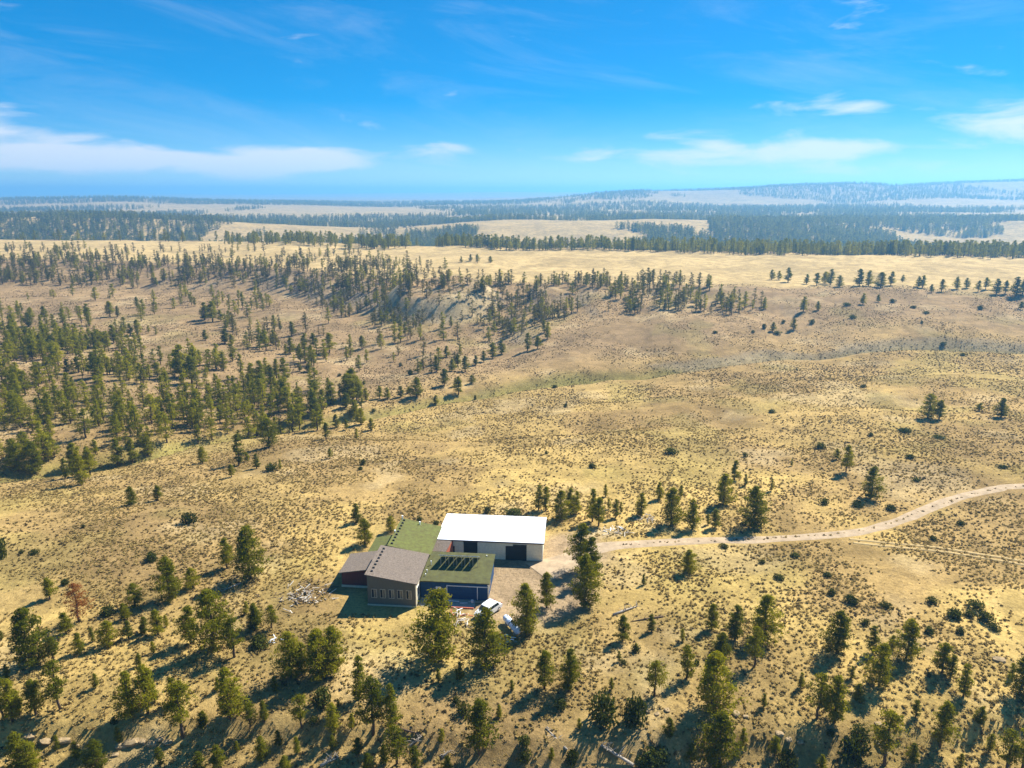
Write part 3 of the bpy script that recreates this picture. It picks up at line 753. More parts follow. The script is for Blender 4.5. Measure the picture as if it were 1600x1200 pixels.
forest('far_forest', [far_band(-250, 430, 1130, 1560, 4200, 0.30, 260, 301), far_band(540, 1850, 1120, 1620, 7000, 0.40, 260, 302), far_band(330, 640, 1150, 1300, 500, 0.45, 200, 303),
                      far_band(-250, 1850, 1620, 2150, 9000, 0.42, 420, 304), far_band(-250, 1850, 2150, 2900, 8000, 0.47, 600, 305), far_band(850, 1950, 3000, 4250, 7500, 0.44, 420, 306), far_band(-250, 900, 3200, 4300, 8000, 0.42, 700, 307)],
       FARP, 'hazy pine forest on the far ridges', 9.0, 15.0)
# sagebrush and bunch grass
def tuft(seed, n, leaf, spread, mat, ht):
    r = np.random.default_rng(seed)
    d = r.normal(size=(n, 3)); d[:, 2] = np.abs(d[:, 2]) + 0.15; d /= np.linalg.norm(d, axis=1)[:, None]
    c = d * r.uniform(0.35, 1, n)[:, None] * np.array([spread, spread, ht])
    LV, LQ = leaf_quads(c, r.uniform(.7, 1.2, n) * leaf, 0.5, r, up=0.7)
    me = np_mesh('tuft', LV, LQ); me.materials.append(MATS[mat]); return me
def cover_points(n, y0, y1, dens_cap, k, thr, seed, sc):
    y = rng.uniform(y0, y1, n); x = rng.uniform(-1, 1, n) * (0.98 * y1 + 30)
    m = (np.abs(x) < 0.98 * y + 30) & (rng.random(n) < np.minimum(1.0, k / (y * y)))
    x, y = x[m], y[m]
    f = fbm(x / sc, y / sc, seed, 3) + 0.5
    m = rng.random(len(x)) < smooth(thr - 0.16, thr + 0.22, f)
    x, y = x[m], y[m]
    s = x / np.maximum(y, 60)
    m = ~((np.hypot((x - 2) / 13, (y - 103) / 12) < 1) | (np.hypot((x - 10) / 7, (y - 116) / 8) < 1) | ((x > 1) & (np.abs(y - road_y(x)) < 2.3) & (np.abs(y - road_y(x)) > 0.25)))
    lx = (x + 8) * math.cos(R(-5)) + (y - 103) * math.sin(R(-5)); ly = -(x + 8) * math.sin(R(-5)) + (y - 103) * math.cos(R(-5))
    m &= ~((lx > -21) & (lx < 14) & (ly > -8) & (ly < 22))
    m &= y < np.interp(s, B_RIM[0], B_RIM[1]) + 10
    return x[m], y[m]
SAGE = [tuft(800 + i, 26, 0.30, 0.36, 'sage', 0.42) for i in range(4)]
STRAW = [tuft(820 + i, 16, 0.34, 0.26, 'straw', 0.34) for i in range(3)]
x, y = cover_points(810000, 52, 560, 1, 80000, 0.45, 401, 16)
tr_ = rng.uniform(14, 190, 80); x = np.concatenate([x, tr_]); y = np.concatenate([y, road_y(tr_) + rng.normal(0, 0.22, 80)])
sz = (0.25 + 0.66 * rng.random(len(x)) ** 2) * (1 + y / 1200)
scatter('sagebrush', np.stack([x, y, gz(x, y) - 0.03], 1), np.stack([sz, sz, sz * rng.uniform(.7, 1.1, len(x))], 1), rng.uniform(0, 6.28, len(x)), SAGE, 'low sagebrush dotted over the dry slopes')
nsage = len(x)
x, y = cover_points(350000, 52, 260, 1, 15000, 0.45, 402, 9)
sz = rng.uniform(0.5, 1.2, len(x))
scatter('bunch_grass', np.stack([x, y, gz(x, y) - 0.03], 1), np.stack([sz, sz, sz], 1), rng.uniform(0, 6.28, len(x)), STRAW, 'pale dry bunch grass round the house')
print('cover', nsage, len(x))

# ---------------------------------------------------------------- buildings (local frame turned 5 degrees)
BO, BYAW = (-8.0, 103.0), R(-5)
def bl(x, y):
    return BO[0] + x * math.cos(BYAW) - y * math.sin(BYAW), BO[1] + x * math.sin(BYAW) + y * math.cos(BYAW)
def at_building(name):
    return empty(name, (BO[0], BO[1], 0), BYAW)
M = MATS
def window(parent, x0, x1, z0, z1, y, split=True):
    """window in a wall that faces -y at depth y"""
    f = 0.05
    parts = [box_vf(x0, x1, y - .06, y + .02, z1 - f, z1), box_vf(x0, x1, y - .06, y + .02, z0, z0 + f),
             box_vf(x0, x0 + f, y - .06, y + .02, z0 + f, z1 - f), box_vf(x1 - f, x1, y - .06, y + .02, z0 + f, z1 - f)]
    xm = (x0 + x1) / 2
    if split: parts.append(box_vf(xm - f / 2, xm + f / 2, y - .055, y + .02, z0 + f, z1 - f))
    wd = link('window', mesh('window', *merge(parts)), parent, M['cream_trim'])
    if split:
        box('pane', x0 + f, xm - f / 2, y - .03, y + .01, z0 + f, z1 - f, M['dark_interior_and_door'], wd)
        box('pane', xm + f / 2, x1 - f, y - .04, y + .01, z0 + f, z1 - f, M['curtain'], wd)
    else:
        box('pane', x0 + f, x1 - f, y - .03, y + .01, z0 + f, z1 - f, M['glass'], wd)
    return wd
def vent_row(roof, p0, p1, n, mat='dark_metal'):
    for i in range(n):
        t = i / (n - 1)
        x, y, z = [p0[k] * (1 - t) + p1[k] * t for k in range(3)]
        V = [(x - .2, y - .16, z - .04), (x + .2, y - .16, z - .08), (x + .2, y + .16, z - .08), (x - .2, y + .16, z - .04), (x - .12, y - .12, z + .2), (x + .14, y - .12, z + .16), (x + .14, y + .12, z + .16), (x - .12, y + .12, z + .2)]
        link('vent', mesh('vent', V, BOXF), roof, M[mat])
def pipe(parent, x, y, z, h, r=0.07, mat='white_paint', name='vent_pipe'):
    me = mesh(name, *tube_vf([(x, y, z - .1), (x, y, z + h * .8), (x, y, z + h * .8), (x, y, z + h)], [r, r, r * 1.7, r * 1.7], 8))
    return link(name, me, parent, M[mat])

# house: grey front block with mono-pitch roof, red left wing, green rear block, small red link
hs_ = at_building('house')
tag(hs_, 'rambling house with brown front block, red wing and green mossy rear roof', 'house')
prism('wall', [(-13.9, -5.5), (-6.35, -5.5), (-6.35, 3.6), (-13.9, 3.6)], [5.25, 4.05, 4.05, 5.25], M['brown_siding'], hs_)['label'] = 'brown front wall with five windows'
rB = slab('roof', [(-14.15, -5.85, 5.46), (-6.0, -5.85, 4.17), (-6.0, 3.7, 4.17), (-14.15, 3.7, 5.46)], 0.16, M['shingle_grey'], hs_)
rB['label'] = 'grey shingle roof sloping down to the right'
vent_row(rB, (-13.35, -4.6, 5.35), (-13.35, 2.6, 5.35), 8)
box('foundation', -14.0, -6.25, -5.62, -5.44, 0, 0.22, M['cream_trim'], hs_)
box('corner_trim', -6.42, -6.27, -5.57, -5.42, 0.22, 4.0, M['cream_trim'], hs_)
for i in range(5):
    window(hs_, -13.30 + 1.36 * i, -12.44 + 1.36 * i, 1.35, 2.85, -5.5)
box('side_wall_panel', -6.36, -6.31, -5.3, -2.8, 0.2, 3.9, M['cream_trim'], hs_)
wv = link('window', mesh('window', *merge([box_vf(-6.33, -6.26, -4.7, -3.6, 1.3, 2.9)])), hs_, M['white_paint'])
box('pane', -6.28, -6.24, -4.62, -3.68, 1.38, 2.82, M['glass'], wv)
prism('wall', [(-19.6, -0.6), (-13.95, -0.6), (-13.95, 5.2), (-19.6, 5.2)], [2.55, 3.45, 3.45, 2.55], M['red_siding'], hs_)['label'] = 'dark red wall of the left wing'
rC = slab('roof', [(-19.95, -0.95, 2.68), (-13.97, -0.95, 3.66), (-13.97, 5.4, 3.66), (-19.95, 5.4, 2.68)], 0.15, M['shingle_grey'], hs_)
rC['label'] = 'grey roof of the red left wing'
vent_row(rC, (-14.5, -0.3, 3.6), (-14.5, 2.0, 3.6), 3)
box('foundation', -19.7, -14.0, -0.72, -0.55, 0, 0.35, M['cream_trim'], hs_)
prism('wall', [(-12.9, 3.7), (-6.3, 3.7), (-6.3, 13.8), (-12.9, 13.8)], [5.2, 3.9, 3.9, 5.2], M['brown_siding'], hs_)['label'] = 'brown walls of the rear block'
rA = slab('roof', [(-13.1, 3.75, 5.40), (-5.85, 3.75, 3.98), (-5.85, 14.2, 3.98), (-13.1, 14.2, 5.40)], 0.16, M['shingle_green'], hs_)
rA['label'] = 'green mossy roof of the rear block'
vent_row(rA, (-12.5, 4.6, 5.32), (-12.5, 13.4, 5.32), 9)
for (px_, py_, ph_) in ((-12.9, 13.9, .6), (-9.6, 13.2, .55), (-12.95, 8.6, .4)):
    pipe(rA, px_, py_, 5.4 - (px_ + 13.1) * .196, ph_, 0.1)
prism('wall', [(-16.8, 5.6), (-12.95, 5.6), (-12.95, 10.8), (-16.8, 10.8)], [2.8, 3.7, 3.7, 2.8], M['red_siding'], hs_)
slab('roof', [(-17.1, 5.45, 2.92), (-12.92, 5.45, 3.92), (-12.92, 11.1, 3.92), (-17.1, 11.1, 2.92)], 0.15, M['shingle_green'], hs_)['label'] = 'low green roof on the left of the rear block'
prism('wall', [(-6.28, 7.7), (-3.95, 7.7), (-3.2, 10.35), (-6.28, 10.35)], [2.65, 2.65, 3.4, 3.4], M['red_wood'], hs_)['label'] = 'small red link between house and shed'
slab('roof', [(-8.2, 7.35, 2.74), (-3.95, 7.35, 2.74), (-3.3, 10.3, 3.56), (-8.2, 10.3, 3.56)], 0.14, M['shingle_grey'], hs_)['label'] = 'small grey roof of the red link'

# blue garage
gr_ = at_building('blue_garage')
tag(gr_, 'blue garage with olive flat roof carrying solar panels', 'garage')
prism('wall', [(-6.22, -2.7), (4.5, -2.7), (4.5, 5.5), (-6.22, 5.5)], [2.98, 2.98, 3.42, 3.42], M['blue_siding'], gr_)
rD = slab('roof', [(-6.2, -2.98, 3.12), (4.75, -2.98, 3.12), (4.75, 5.75, 3.58), (-6.2, 5.75, 3.58)], 0.15, M['roll_roof'], gr_)
for (px_, py_, ph_) in ((-5.3, 1.6, .75), (-5.55, -0.6, .5), (-5.6, -1.5, .35), (3.4, 4.9, .2)):
    pipe(rD, px_, py_, 3.26 + py_ * .053, ph_, 0.06)
box('corner_trim', 4.44, 4.6, -2.78, -2.62, 0.0, 2.95, M['cream_trim'], gr_)
dt = box('garage_door', -1.9, 2.75, -2.76, -2.68, 0.05, 2.3, M['blue_siding'], gr_)
for i in range(3): box('panel_rib', -1.88, 2.73, -2.785, -2.755, 0.6 + .56 * i, 0.64 + .56 * i, M['blue_siding'], dt)
box('door_rail', -2.05, 4.43, -2.84, -2.7, 2.32, 2.44, M['white_paint'], gr_)
box('door_trim', -2.05, -1.93, -2.82, -2.7, 0.05, 2.31, M['white_paint'], gr_)
box('door_trim', 2.78, 2.88, -2.82, -2.7, 0.05, 2.31, M['white_paint'], gr_)
ed = box('entry_door', -3.75, -2.95, -2.78, -2.68, 0.05, 2.1, M['white_paint'], gr_)
box('handle', -3.08, -3.02, -2.84, -2.77, 1.0, 1.06, M['dark_metal'], ed)
wv = box('window', 4.48, 4.56, -1.6, 0.2, 1.1, 2.2, M['white_paint'], gr_)
box('pane', 4.5, 4.58, -1.5, 0.1, 1.2, 2.1, M['glass'], wv)
# rooftop solar array, tilted towards the sun, seen from behind
sa = at_building('solar_array')
tag(sa, 'row of five tilted solar panels on posts on the olive garage roof', 'solar panels')
tilt, PL = R(29.5), 3.3
ty, tz = 1.5, 5.30
for i in range(5):
    x0 = -3.95 + i * 1.31; x1 = x0 + 1.13
    d = (math.cos(tilt) * PL, -math.sin(tilt) * PL); nn = (math.sin(tilt) * .045, math.cos(tilt) * .045)
    V = [(x0, ty, tz), (x1, ty, tz), (x1, ty + d[0], tz + d[1]), (x0, ty + d[0], tz + d[1])]
    V = [(a, b - nn[0], c - nn[1]) for a, b, c in V] + V
    pn = link('panel', mesh('panel', V, BOXF), sa, M['aluminium'])
    g = .05
    e = [(x0 + g, ty + d[0] * .02 + nn[0] * .1, tz + d[1] * .02 + nn[1] * .1), (x1 - g, ty + d[0] * .02 + nn[0] * .1, tz + d[1] * .02 + nn[1] * .1),
         (x1 - g, ty + d[0] * .98 + nn[0] * .1, tz + d[1] * .98 + nn[1] * .1), (x0 + g, ty + d[0] * .98 + nn[0] * .1, tz + d[1] * .98 + nn[1] * .1)]
    slab('cells', e, 0.012, M['solar_cell'], pn)
for i in range(5):
    for xx in (-3.75 + i * 1.31, -2.95 + i * 1.31):
        box('post', xx, xx + .07, ty + .12, ty + .19, 3.30, tz - .12, M['aluminium'], sa)
        box('short_post', xx, xx + .07, ty + 2.6, ty + 2.67, 3.40, tz - 1.56, M['aluminium'], sa)
box('rail', -4.0, 2.6, ty + .10, ty + .16, tz - .13, tz - .07, M['aluminium'], sa)

# metal-roofed shed
sh = at_building('white_roof_shed')
tag(sh, 'long cream block shed with bright white metal roof and two dark openings', 'shed')
prism('wall', [(-5.7, 10.5), (12.4, 10.5), (12.4, 20.0), (-5.7, 20.0)], [3.5] * 4, M['block_wall'], sh)
for xe in (-5.7, 12.4):
    V = [(xe - .06, 10.5, 3.48), (xe - .06, 20.0, 3.48), (xe - .06, 15.25, 3.72), (xe + .06, 10.5, 3.48), (xe + .06, 20.0, 3.48), (xe + .06, 15.25, 3.72)]
    link('gable', mesh('gable', V, [(0, 1, 2), (5, 4, 3), (0, 3, 4, 1), (1, 4, 5, 2), (2, 5, 3, 0)]), sh, M['block_wall'])
slab('roof', [(-6.0, 10.1, 3.62), (12.68, 10.1, 3.62), (12.68, 15.25, 3.90), (-6.0, 15.25, 3.90)], 0.1, M['white_roof'], sh)['label'] = 'bright white front slope of the shed roof'
slab('roof', [(-6.0, 15.26, 3.90), (12.68, 15.26, 3.90), (12.68, 20.4, 3.62), (-6.0, 20.4, 3.62)], 0.1, M['white_roof'], sh)
box('fascia', -6.02, 12.7, 10.05, 10.14, 3.38, 3.56, M['brown_trim'], sh)
for i in range(9):      # courses of block, each slightly proud of the joint
    box('block_course', -5.69, 12.39, 10.465, 10.51, 0.06 + i * .37, 0.40 + i * .37, M['block_wall'], sh)
d1 = box('garage_opening', -1.35, 1.05, 10.40, 10.52, 0.0, 3.1, M['dark_interior_and_door'], sh)  # solid panel, darkness of the unlit interior put into its colour
box('lintel', -1.42, 1.12, 10.38, 10.47, 3.1, 3.22, M['brown_trim'], d1)
d2 = box('garage_opening', 6.0, 9.65, 10.40, 10.52, 0.0, 2.65, M['dark_interior_and_door'], sh)  # second solid panel coloured as the shaded inside of the shed
box('roller_door', 7.3, 9.65, 10.36, 10.45, 2.66, 2.98, M['dark_metal'], d2)
dd = box('entry_door', -3.75, -2.95, 10.40, 10.52, 0.0, 2.2, M['dark_interior_and_door'], sh)
box('corner_trim', 12.33, 12.47, 10.42, 10.56, 0.0, 3.4, M['white_paint'], sh)
box('base_strip', -5.72, 12.42, 10.44, 10.5, 0.0, 0.06, M['concrete'], sh)

# garage apron, timber edge, loose boards
ap = at_building('concrete_apron')
me = mesh('slab', *box_vf(-6.1, 2.6, -5.1, -2.75, -.1, .05)); link('slab', me, ap, M['concrete'])
box('timber_edge', -1.7, 2.55, -5.28, -5.11, -.05, .2, M['red_wood'], ap)['label'] = 'red timber edge'
tag(ap, kind='structure', label='concrete apron in the shade of the blue garage')
def board(name, x0, y0, x1, y1, wdt, th, mat, label, cat, z=0.05, group=None):
    a = Vector(bl(x0, y0)); b = Vector(bl(x1, y1)); L = (b - a).length
    me = mesh(name, *box_vf(0, L, -wdt / 2, wdt / 2, 0, th))
    o = link(name, me, None, M[mat], (a.x, a.y, z)); o.rotation_euler = (0, 0, math.atan2(b.y - a.y, b.x - a.x))
    return tag(o, label, cat, group)
board('white_board', -2.0, -3.3, 0.0, -3.45, .16, .08, 'white_paint', 'white board lying against the blue garage wall', 'board')
board('white_plank', 0.2, -3.85, 1.4, -3.75, .14, .06, 'white_paint', 'short white plank on the concrete before the garage', 'plank')
board('grey_pipe', 1.5, -3.4, 4.2, -3.35, .1, .1, 'aluminium', 'thin grey pipe on the ground at garage corner', 'pipe')
bk = link('white_bucket', mesh('white_bucket', *tube_vf([(0, 0, 0), (0, 0, .4), (0, 0, .42)], [.17, .22, .2], 10)), None, M['white_paint'], (*bl(2.1, -3.5), .05))
tag(bk, 'small white bucket before the blue garage door', 'bucket')

# propane tank
tk0 = Vector((-0.95, 93.9)); tk1 = Vector((0.85, 90.4))
zc = float(gz(0, 92)); mid = (tk0 + tk1) / 2; Lt = (tk1 - tk0).length + .6
tk = empty('propane_tank', (mid.x, mid.y, zc), math.atan2(tk1.y - tk0.y, tk1.x - tk0.x))
prof = [(-Lt / 2, .02), (-Lt / 2 + .06, .22), (-Lt / 2 + .2, .42), (-Lt / 2 + .45, .52), (Lt / 2 - .45, .52), (Lt / 2 - .2, .42), (Lt / 2 - .06, .22), (Lt / 2, .02)]
link('tank_body', mesh('tank_body', *tube_vf([(a, 0, .95) for a, b in prof], [b for a, b in prof], 18), True), tk, M['tank_paint'])
link('dome_cover', mesh('dome_cover', *tube_vf([(0.1, 0, 1.42), (.1, 0, 1.62), (.1, 0, 1.7)], [.2, .19, .1], 12)), tk, M['dark_metal'])
link('band', mesh('band', *tube_vf([(-.06, 0, .95), (.06, 0, .95)], [.527, .527], 18)), tk, M['dark_metal'])
for xx in (-Lt * .3, Lt * .3):
    box('saddle_leg', xx - .12, xx + .12, -.4, .4, -.15, .55, M['concrete'], tk)
tag(tk, 'pale blue-white propane tank lying beside a dark pine', 'tank')

# white car behind the pine in front of the yard
def make_car(loc, rz):
    c = empty('white_car', loc, rz)
    prof = [(-2.3, .55), (-2.32, .85), (-2.1, 1.02), (-1.75, 1.08), (-1.35, 1.62), (-.9, 1.72), (.35, 1.70), (.75, 1.62), (1.35, 1.10), (2.05, .98), (2.3, .80), (2.32, .5), (2.2, .32), (-2.2, .32)]
    V, Fc = [], []
    lay = [(-.90, .0), (-.86, .06), (.86, .06), (.90, .0)]
    ys = [-.92, -.86, .86, .92]
    n = len(prof)
    for yv in ys:
        for a, b in prof:
            inn = 1.0
            z = b; yy = yv
            if b > 1.1: yy = yv * (1 - (b - 1.1) * .28)
            if abs(yv) > .9: z = b - .05 if b > .5 else b + .03; a *= .985
            V.append((a, yy, z))
    for k in range(3):
        for i in range(n):
            j = (i + 1) % n
            Fc.append((k * n + i, (k + 1) * n + i, (k + 1) * n + j, k * n + j))
    Fc.append(tuple(range(n))); Fc.append(tuple(reversed(range(3 * n, 4 * n))))
    link('body', mesh('body', V, Fc), c, M['car_paint'])
    for nm, q in (('windshield', [(.80, -.70, 1.59), (.80, .70, 1.59), (1.30, .78, 1.16), (1.30, -.78, 1.16)]), ('rear_window', [(-1.38, .68, 1.58), (-1.38, -.68, 1.58), (-1.70, -.76, 1.15), (-1.70, .76, 1.15)])):
        off = .03 if nm == 'windshield' else -.03
        link(nm, mesh(nm, [(a + off, b, z + .02) for a, b, z in q] + [(a, b, z - .02) for a, b, z in q], BOXF), c, M['glass'])
    for s in (-1, 1):
        for (a0, a1, a2, a3) in ((-1.30, -.45, -.45, -1.55), (-.38, .42, .42, -.38), (.48, .70, 1.15, .48)):
            q = [(a3, s * .905, 1.14), (a2, s * .905, 1.14), (a1, s * .80, 1.56), (a0, s * .80, 1.56)]
            link('side_window', mesh('side_window', [(a, b + s * .01, z) for a, b, z in q] + [(a, b - s * .04, z) for a, b, z in q], BOXF), c, M['glass'])
        for a in (-1.45, 1.42):
            wl = link('wheel', mesh('wheel', *tube_vf([(a, s * .70, .36), (a, s * .74, .36), (a, s * .93, .36), (a, s * .95, .36)], [.33, .36, .36, .32], 16), True), c, M['rubber'])
            link('rim', mesh('rim', *tube_vf([(a, s * .93, .36), (a, s * .965, .36)], [.22, .2], 12)), wl, M['aluminium'])
        box('headlight', 2.24, 2.335, s * .68 - .16, s * .68 + .16, .72, .84, M['lamp_glass'], c)
        box('tail_light', -2.345, -2.28, s * .75 - .1, s * .75 + .1, .7, .98, M['tail_glass'], c)
    return c
cp = on_level(763, 953, .6)
car = make_car((cp[0], cp[1], float(gz(*cp)) + 0.02), R(-128))
tag(car, 'white car parked at the yard, half hidden behind a pine', 'car')

# ---------------------------------------------------------------- rocks, dead wood, scrap
def rock_mesh(seed):
    r = random.Random(seed)
    bm = bmesh.new()
    bmesh.ops.create_icosphere(bm, subdivisions=2, radius=1.0)
    for v in bm.verts:
        p = v.co.copy()
        m = max(abs(p.x), abs(p.y), abs(p.z))
        v.co = p.lerp(p / m * .85, 0.8) * (1 + r.uniform(-.16, .12))
    me = bpy.data.meshes.new('rock'); bm.to_mesh(me); bm.free()
    me.materials.append(M['rock']); return me
ROCKS = [rock_mesh(i) for i in range(6)]
RK = [(48, 1150, 16, 'l'), (72, 1158, 20, 'l'), (88, 1162, 13, 'l'), (101, 1157, 22, 'l'), (118, 1166, 15, 'l'), (140, 1160, 10, 'l'), (190, 1166, 20, 'l'), (205, 1160, 24, 'l'), (222, 1158, 16, 'l'), (238, 1162, 20, 'l'), (250, 1155, 14, 'l'), (180, 1180, 14, 'l'), (262, 1160, 16, 'l'),
      (1012, 1112, 13, 'm'), (1026, 1116, 11, 'm'), (1042, 1110, 12, 'm'), (1136, 1112, 13, 'm'), (1150, 1116, 17, 'm'), (1165, 1120, 12, 'm'), (1218, 1148, 14, 'm'), (1232, 1156, 16, 'm'), (1372, 1132, 14, 'r'), (1560, 1032, 20, 'r'), (1250, 1160, 12, 'm'),
      (690, 462, 5, 'k'), (702, 466, 7, 'k'), (714, 464, 6, 'k'), (724, 470, 8, 'k'), (733, 474, 6, 'k'), (742, 482, 7, 'k'), (712, 474, 6, 'k'), (728, 463, 5, 'k'), (748, 490, 5, 'k'), (736, 466, 5, 'k')]
CLW = {'l': 'in the broken ledge at lower left', 'm': 'in the ledge below the big centre-right pine', 'r': 'on the slope at lower right', 'k': 'on the pale rocky knob of the far slope'}
ORD = ['leftmost', 'second', 'third', 'fourth', 'fifth', 'sixth', 'seventh', 'eighth', 'ninth', 'tenth', 'eleventh', 'twelfth', 'thirteenth', 'fourteenth', 'fifteenth', 'sixteenth', 'seventeenth', 'eighteenth', 'nineteenth', 'twentieth', 'twenty-first', 'twenty-second', 'twenty-third', 'twenty-fourth', 'twenty-fifth', 'twenty-sixth', 'twenty-seventh', 'twenty-eighth', 'twenty-ninth', 'thirtieth']
def from_left(i): return ORD[i] + ('' if i == 0 else ' from left')
for c in 'lmrk':
    for i, (px, py, wpx, _) in enumerate(sorted(k for k in RK if k[3] == c)):
        P = at(px, py); s = wpx * math.hypot(P[1], CAM_H) / FPX / 2 * .75
        o = link('boulder', random.choice(ROCKS), None, None, (P[0], P[1], P[2] + s * .12))
        o.scale = (s * random.uniform(.9, 1.3), s * random.uniform(.7, 1.0), s * random.uniform(.35, .55)); o.rotation_euler = (random.uniform(-.15, .15), random.uniform(-.15, .15), random.uniform(-.5, .5))
        tag(o, 'tan sandstone block, %s %s' % (from_left(i), CLW[c]), 'rock', 'sandstone blocks of the ledges')
def dead_log(px0, py0, px1, py1, rad, label, seed, mat='grey_wood', twigs=9):
    r = random.Random(seed)
    a = Vector(at(px0, py0)); b = Vector(at(px1, py1)); L = (b - a).length; d = b - a
    o = empty('fallen_log', a)
    path = [(0, 0, rad * .8), tuple(d * .35 + Vector((0, 0, rad * 1.0))), tuple(d * .7 + Vector((0, 0, rad * .9))), tuple(d + Vector((0, 0, rad * .5)))]
    link('log_trunk', mesh('log_trunk', *tube_vf(path, [rad, rad * .85, rad * .6, rad * .25], 8), True), o, M[mat])
    for k in range(twigs):
        t = r.uniform(.35, .98); st = d * t + Vector((0, 0, rad))
        e = st + Vector((r.uniform(-1, 1), r.uniform(-1, 1), r.uniform(.1, .9))) * r.uniform(.5, 1.3)
        link('branch', mesh('branch', *tube_vf([tuple(st), tuple((st + e) / 2 + Vector((0, 0, .12))), tuple(e)], [rad * .3, rad * .2, .015], 5)), o, M[mat])
    return tag(o, label, 'log')
dead_log(886, 1173, 852, 1138, .16, 'weathered log lying below the two small pines, bottom centre', 1)
dead_log(990, 1198, 938, 1166, .22, 'grey log with bare branches at the bottom edge', 2, twigs=16)
dead_log(958, 962, 996, 948, .2, 'grey log with branch stubs right of the yard', 3)
dead_log(1036, 964, 985, 972, .14, 'thin dark log beside a small pine right of yard', 4, 'bark', 4)
dead_log(376, 912, 345, 926, .16, 'pale bleached log under the big pine left of house', 5, 'grey_wood', 4)
dead_log(625, 1140, 655, 1148, .14, 'dark fallen trunk at bottom left of centre', 6, 'bark', 5)
dead_log(500, 1198, 530, 1184, .17, 'bleached dead tree with spread branches on bottom edge', 7, 'grey_wood', 18)
dead_log(636, 1170, 660, 1150, .12, 'bleached twiggy branch beside the dark fallen trunk', 8, 'grey_wood', 14)
dead_log(690, 1185, 705, 1172, .13, 'short grey log right of the bottom pines', 9, 'grey_wood', 8)
dead_log(1368, 1160, 1388, 1178, .14, 'thin grey log below the lower right pines', 10, 'grey_wood', 6)
# reddish dead pine
P = at(124, 971); h = row_height(P, 912, 124)
dv = pine(950, rad=2.9, shape=0.5, base=0.22, levels=12, gaps=.10, per=20, leaf=.40)
a, b = two_meshes('dead_pine', dv, 'bark', 'dead_needles')
o = empty('dead_pine', P); o.scale = (h / 10,) * 3
link('trunk', a, o); link('crown', b, o)
tag(o, 'rust-red dead pine on the grass at left', 'tree')
def pile(name, px, py, n, spread, mats, label, cat, seed, L=(0.6, 2.4)):
    r = random.Random(seed); P = at(px, py); o = empty(name, P)
    for k in range(n):
        ln = r.uniform(*L); x, y = r.gauss(0, spread), r.gauss(0, spread * .7)
        me = mesh('plank', *box_vf(-ln / 2, ln / 2, -r.uniform(.03, .09), r.uniform(.03, .09), 0, r.uniform(.03, .09)))
        p = link('plank', me, o, M[r.choice(mats)], (x, y, r.uniform(.03, .9) * max(.2, 1 - abs(x) / (2 * spread))))
        p.rotation_euler = (r.uniform(-.2, .2), r.uniform(-.35, .35), r.uniform(0, 6.28))
    return tag(o, label, cat)
pile('scrap_pile', 478, 930, 110, 2.3, ['grey_wood', 'grey_wood', 'bark', 'pale_ash', 'bark'], 'sprawling pile of grey boards and branches left of the house', 'scrap pile', 1, (.4, 1.6))
pile('scrap_pile', 712, 962, 22, .9, ['white_paint', 'red_wood', 'grey_wood'], 'white and red junk heap behind the big front pine', 'scrap pile', 2, (.4, 1.4))
pile('scrap_pile', 430, 1003, 8, .5, ['white_paint', 'tank_paint'], 'small white and blue litter among left pines', 'scrap pile', 3, (.3, .9))
pile('scrap_pile', 722, 974, 14, 1.0, ['grey_wood', 'pale_ash'], 'pale boards scattered between the two front pines', 'scrap pile', 4, (.4, 1.5))
pile('scrap_pile', 795, 1003, 12, .8, ['teal_scrap', 'tank_paint', 'grey_wood'], 'teal scraps in the shade below the propane tank', 'scrap pile', 5, (.3, .8))
pile('branch_pile', 1008, 812, 20, 1.1, ['grey_wood'], 'heap of grey branches behind the road, centre right', 'branch pile', 6, (.6, 1.8))
pile('ash_heap', 962, 832, 26, 1.5, ['pale_ash', 'grey_wood', 'white_paint'], 'pale whitish debris beside the road, right of shed', 'debris', 7, (.4, 1.6))

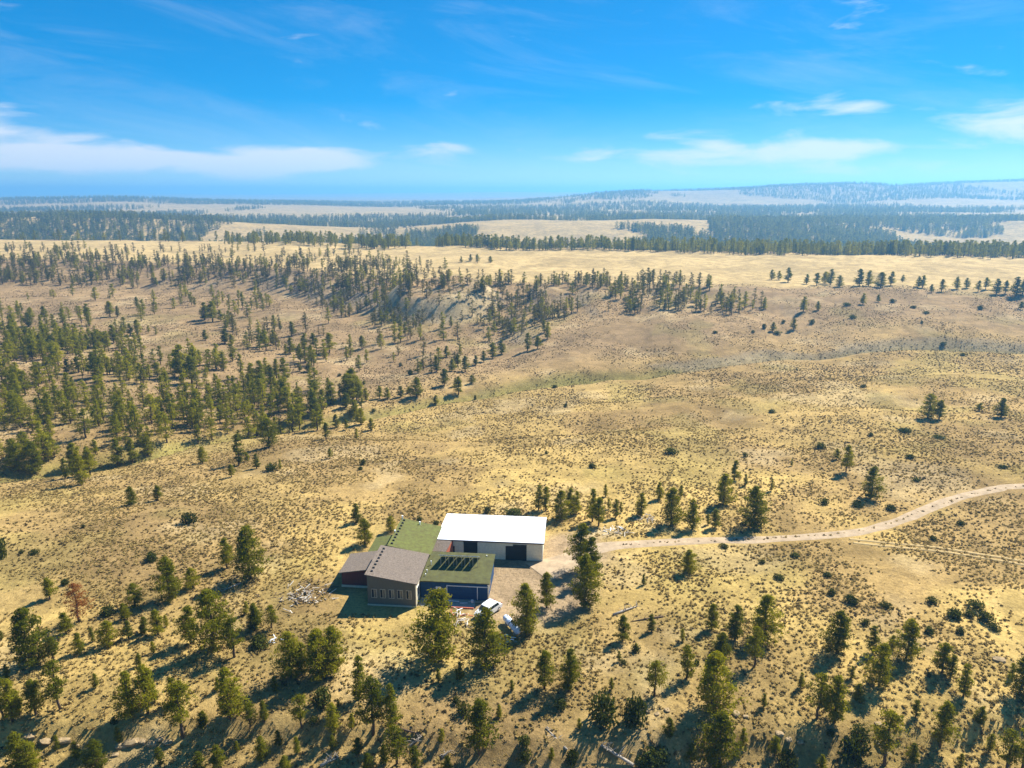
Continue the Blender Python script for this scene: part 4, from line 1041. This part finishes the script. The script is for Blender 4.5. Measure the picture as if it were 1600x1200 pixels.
# ---------------------------------------------------------------- labels for the pines and bushes
def cell(px, row):
    if row < 480:
        return ('on the golden bench' if px < 1100 else ('in the pine row along the bench, right of centre' if px < 1420 else 'in the pine row along the bench, far right')) if row < 465 else ('on the far slope, right' if px > 900 else 'on the far slope, left')
    if row < 560:
        return 'on the far slope, upper left' if px < 300 else ('in the line on the far slope above the hollow' if px < 600 else ('down the gully beside the rocky knob' if px < 900 else 'in the right-hand gully of far slope'))
    if row < 650:
        return 'at upper end of the left pine stand' if px < 500 else ('where the pine stand thins, left of centre' if px < 620 else ('along the drainage above the house' if px < 900 else 'on the open slope at right'))
    if row < 760:
        return 'on the near edge of the pine stand, far left' if px < 260 else ('on the near edge of the pine stand, left' if px < 480 else ('on the grassy bank left of centre' if px < 700 else 'on open grass above the road'))
    if row < 870:
        return 'on the grass left of the house' if px < 520 else ('beside and behind the house' if px < 830 else ('behind the road next to the shed' if px < 980 else ('behind the road, centre right' if px < 1150 else 'above the road, right')))
    if row < 960:
        return 'on the grass left of the house, upper' if px < 420 else ('between the yard and the road bend' if px < 960 else 'on the grass below the road')
    if row < 1045:
        return 'in the scattered far-left pines' if px < 180 else ('in the mid-left pines' if px < 280 else ('left of the house front' if px < 450 else ('in front of the house and yard' if px < 860 else ('below the road, centre right' if px < 1120 else ('below the road, right' if px < 1260 else 'on the slope at far right')))))
    if row < 1132:
        return 'in lower left corner area' if px < 150 else ('on the lower left slope' if px < 330 else ('in the group below the scrap pile' if px < 640 else ('on the slope below the yard' if px < 960 else ('on the lower slope, centre right' if px < 1250 else 'on the lower slope, far right'))))
    return 'on the bottom edge, far left' if px < 240 else ('on the bottom edge, left' if px < 440 else ('on the bottom edge, left of centre' if px < 700 else ('on the bottom edge, centre' if px < 960 else ('on the bottom edge, right of centre' if px < 1330 else 'on the bottom edge, far right'))))
def label_all(objs, noun, cat, group):
    cells = {}
    for o in objs: cells.setdefault(cell(o['px'], o['row']), []).append(o)
    for ph, lst in cells.items():
        lst.sort(key=lambda q: q['px'])
        hm = sorted(q['hh'] for q in lst)
        for i, q in enumerate(lst):
            size = 'tall ' if len(lst) > 2 and q['hh'] >= hm[-1] else ('small ' if len(lst) > 2 and q['hh'] <= hm[0] else '')
            if len(lst) == 1: lab = '%s%s alone %s' % (size, noun, ph)
            elif i == len(lst) - 1: lab = '%s%s, rightmost %s' % (size, noun, ph)
            else: lab = '%s%s, %s %s' % (size, noun, from_left(i), ph)
            tag(q, lab, cat, group)
            for k in ('px', 'row', 'hh'): del q[k]
special = {(688, 1033): 'big dark pine standing before the blue garage', (759, 1040): 'bushy pine hiding the white car', (822, 990): 'broad dark pine beside the propane tank',
           (908, 892): 'tall pine at the road bend, uppermost of the three', (923, 908): 'pine at the road bend, rightmost of the three', (914, 948): 'broad pine at the road bend, lowest of the three', (570, 851): 'dark pine touching the left of the house',
           (392, 906): 'largest dark pine on the grass left of the house', (1075, 895): 'round pine alone below the road', (1360, 779): 'broad pine alone above the road bend at right'}
rest = []
for o in pines:
    k = (int(o['px']), int(o['row']))
    if k in special:
        tag(o, special[k], 'tree', 'pines')
        for q in ('px', 'row', 'hh'): del o[q]
    else: rest.append(o)
label_all(rest, 'pine', 'tree', 'pines')
label_all(bushes, 'dark bush', 'bush', 'low bushes')
print('pines', len(pines), 'bushes', len(bushes))

# ---------------------------------------------------------------- haze
hz = link('haze', mesh('haze', *box_vf(-30000, 30000, -3000, 34000, -110, 160)))
hm_ = bpy.data.materials.new('haze_air'); hm_.use_nodes = True
t = hm_.node_tree; t.nodes.clear()
pv = N(t, 'ShaderNodeVolumePrincipled')
pv.inputs['Color'].default_value = (0.20, 0.55, 0.97, 1)
pv.inputs['Density'].default_value = 0.00023
pv.inputs['Anisotropy'].default_value = 0.4
ou = N(t, 'ShaderNodeOutputMaterial'); t.links.new(pv.outputs[0], ou.inputs['Volume'])
hz.data.materials.append(hm_)
tag(hz, kind='stuff', label='thin blue haze over the far country')
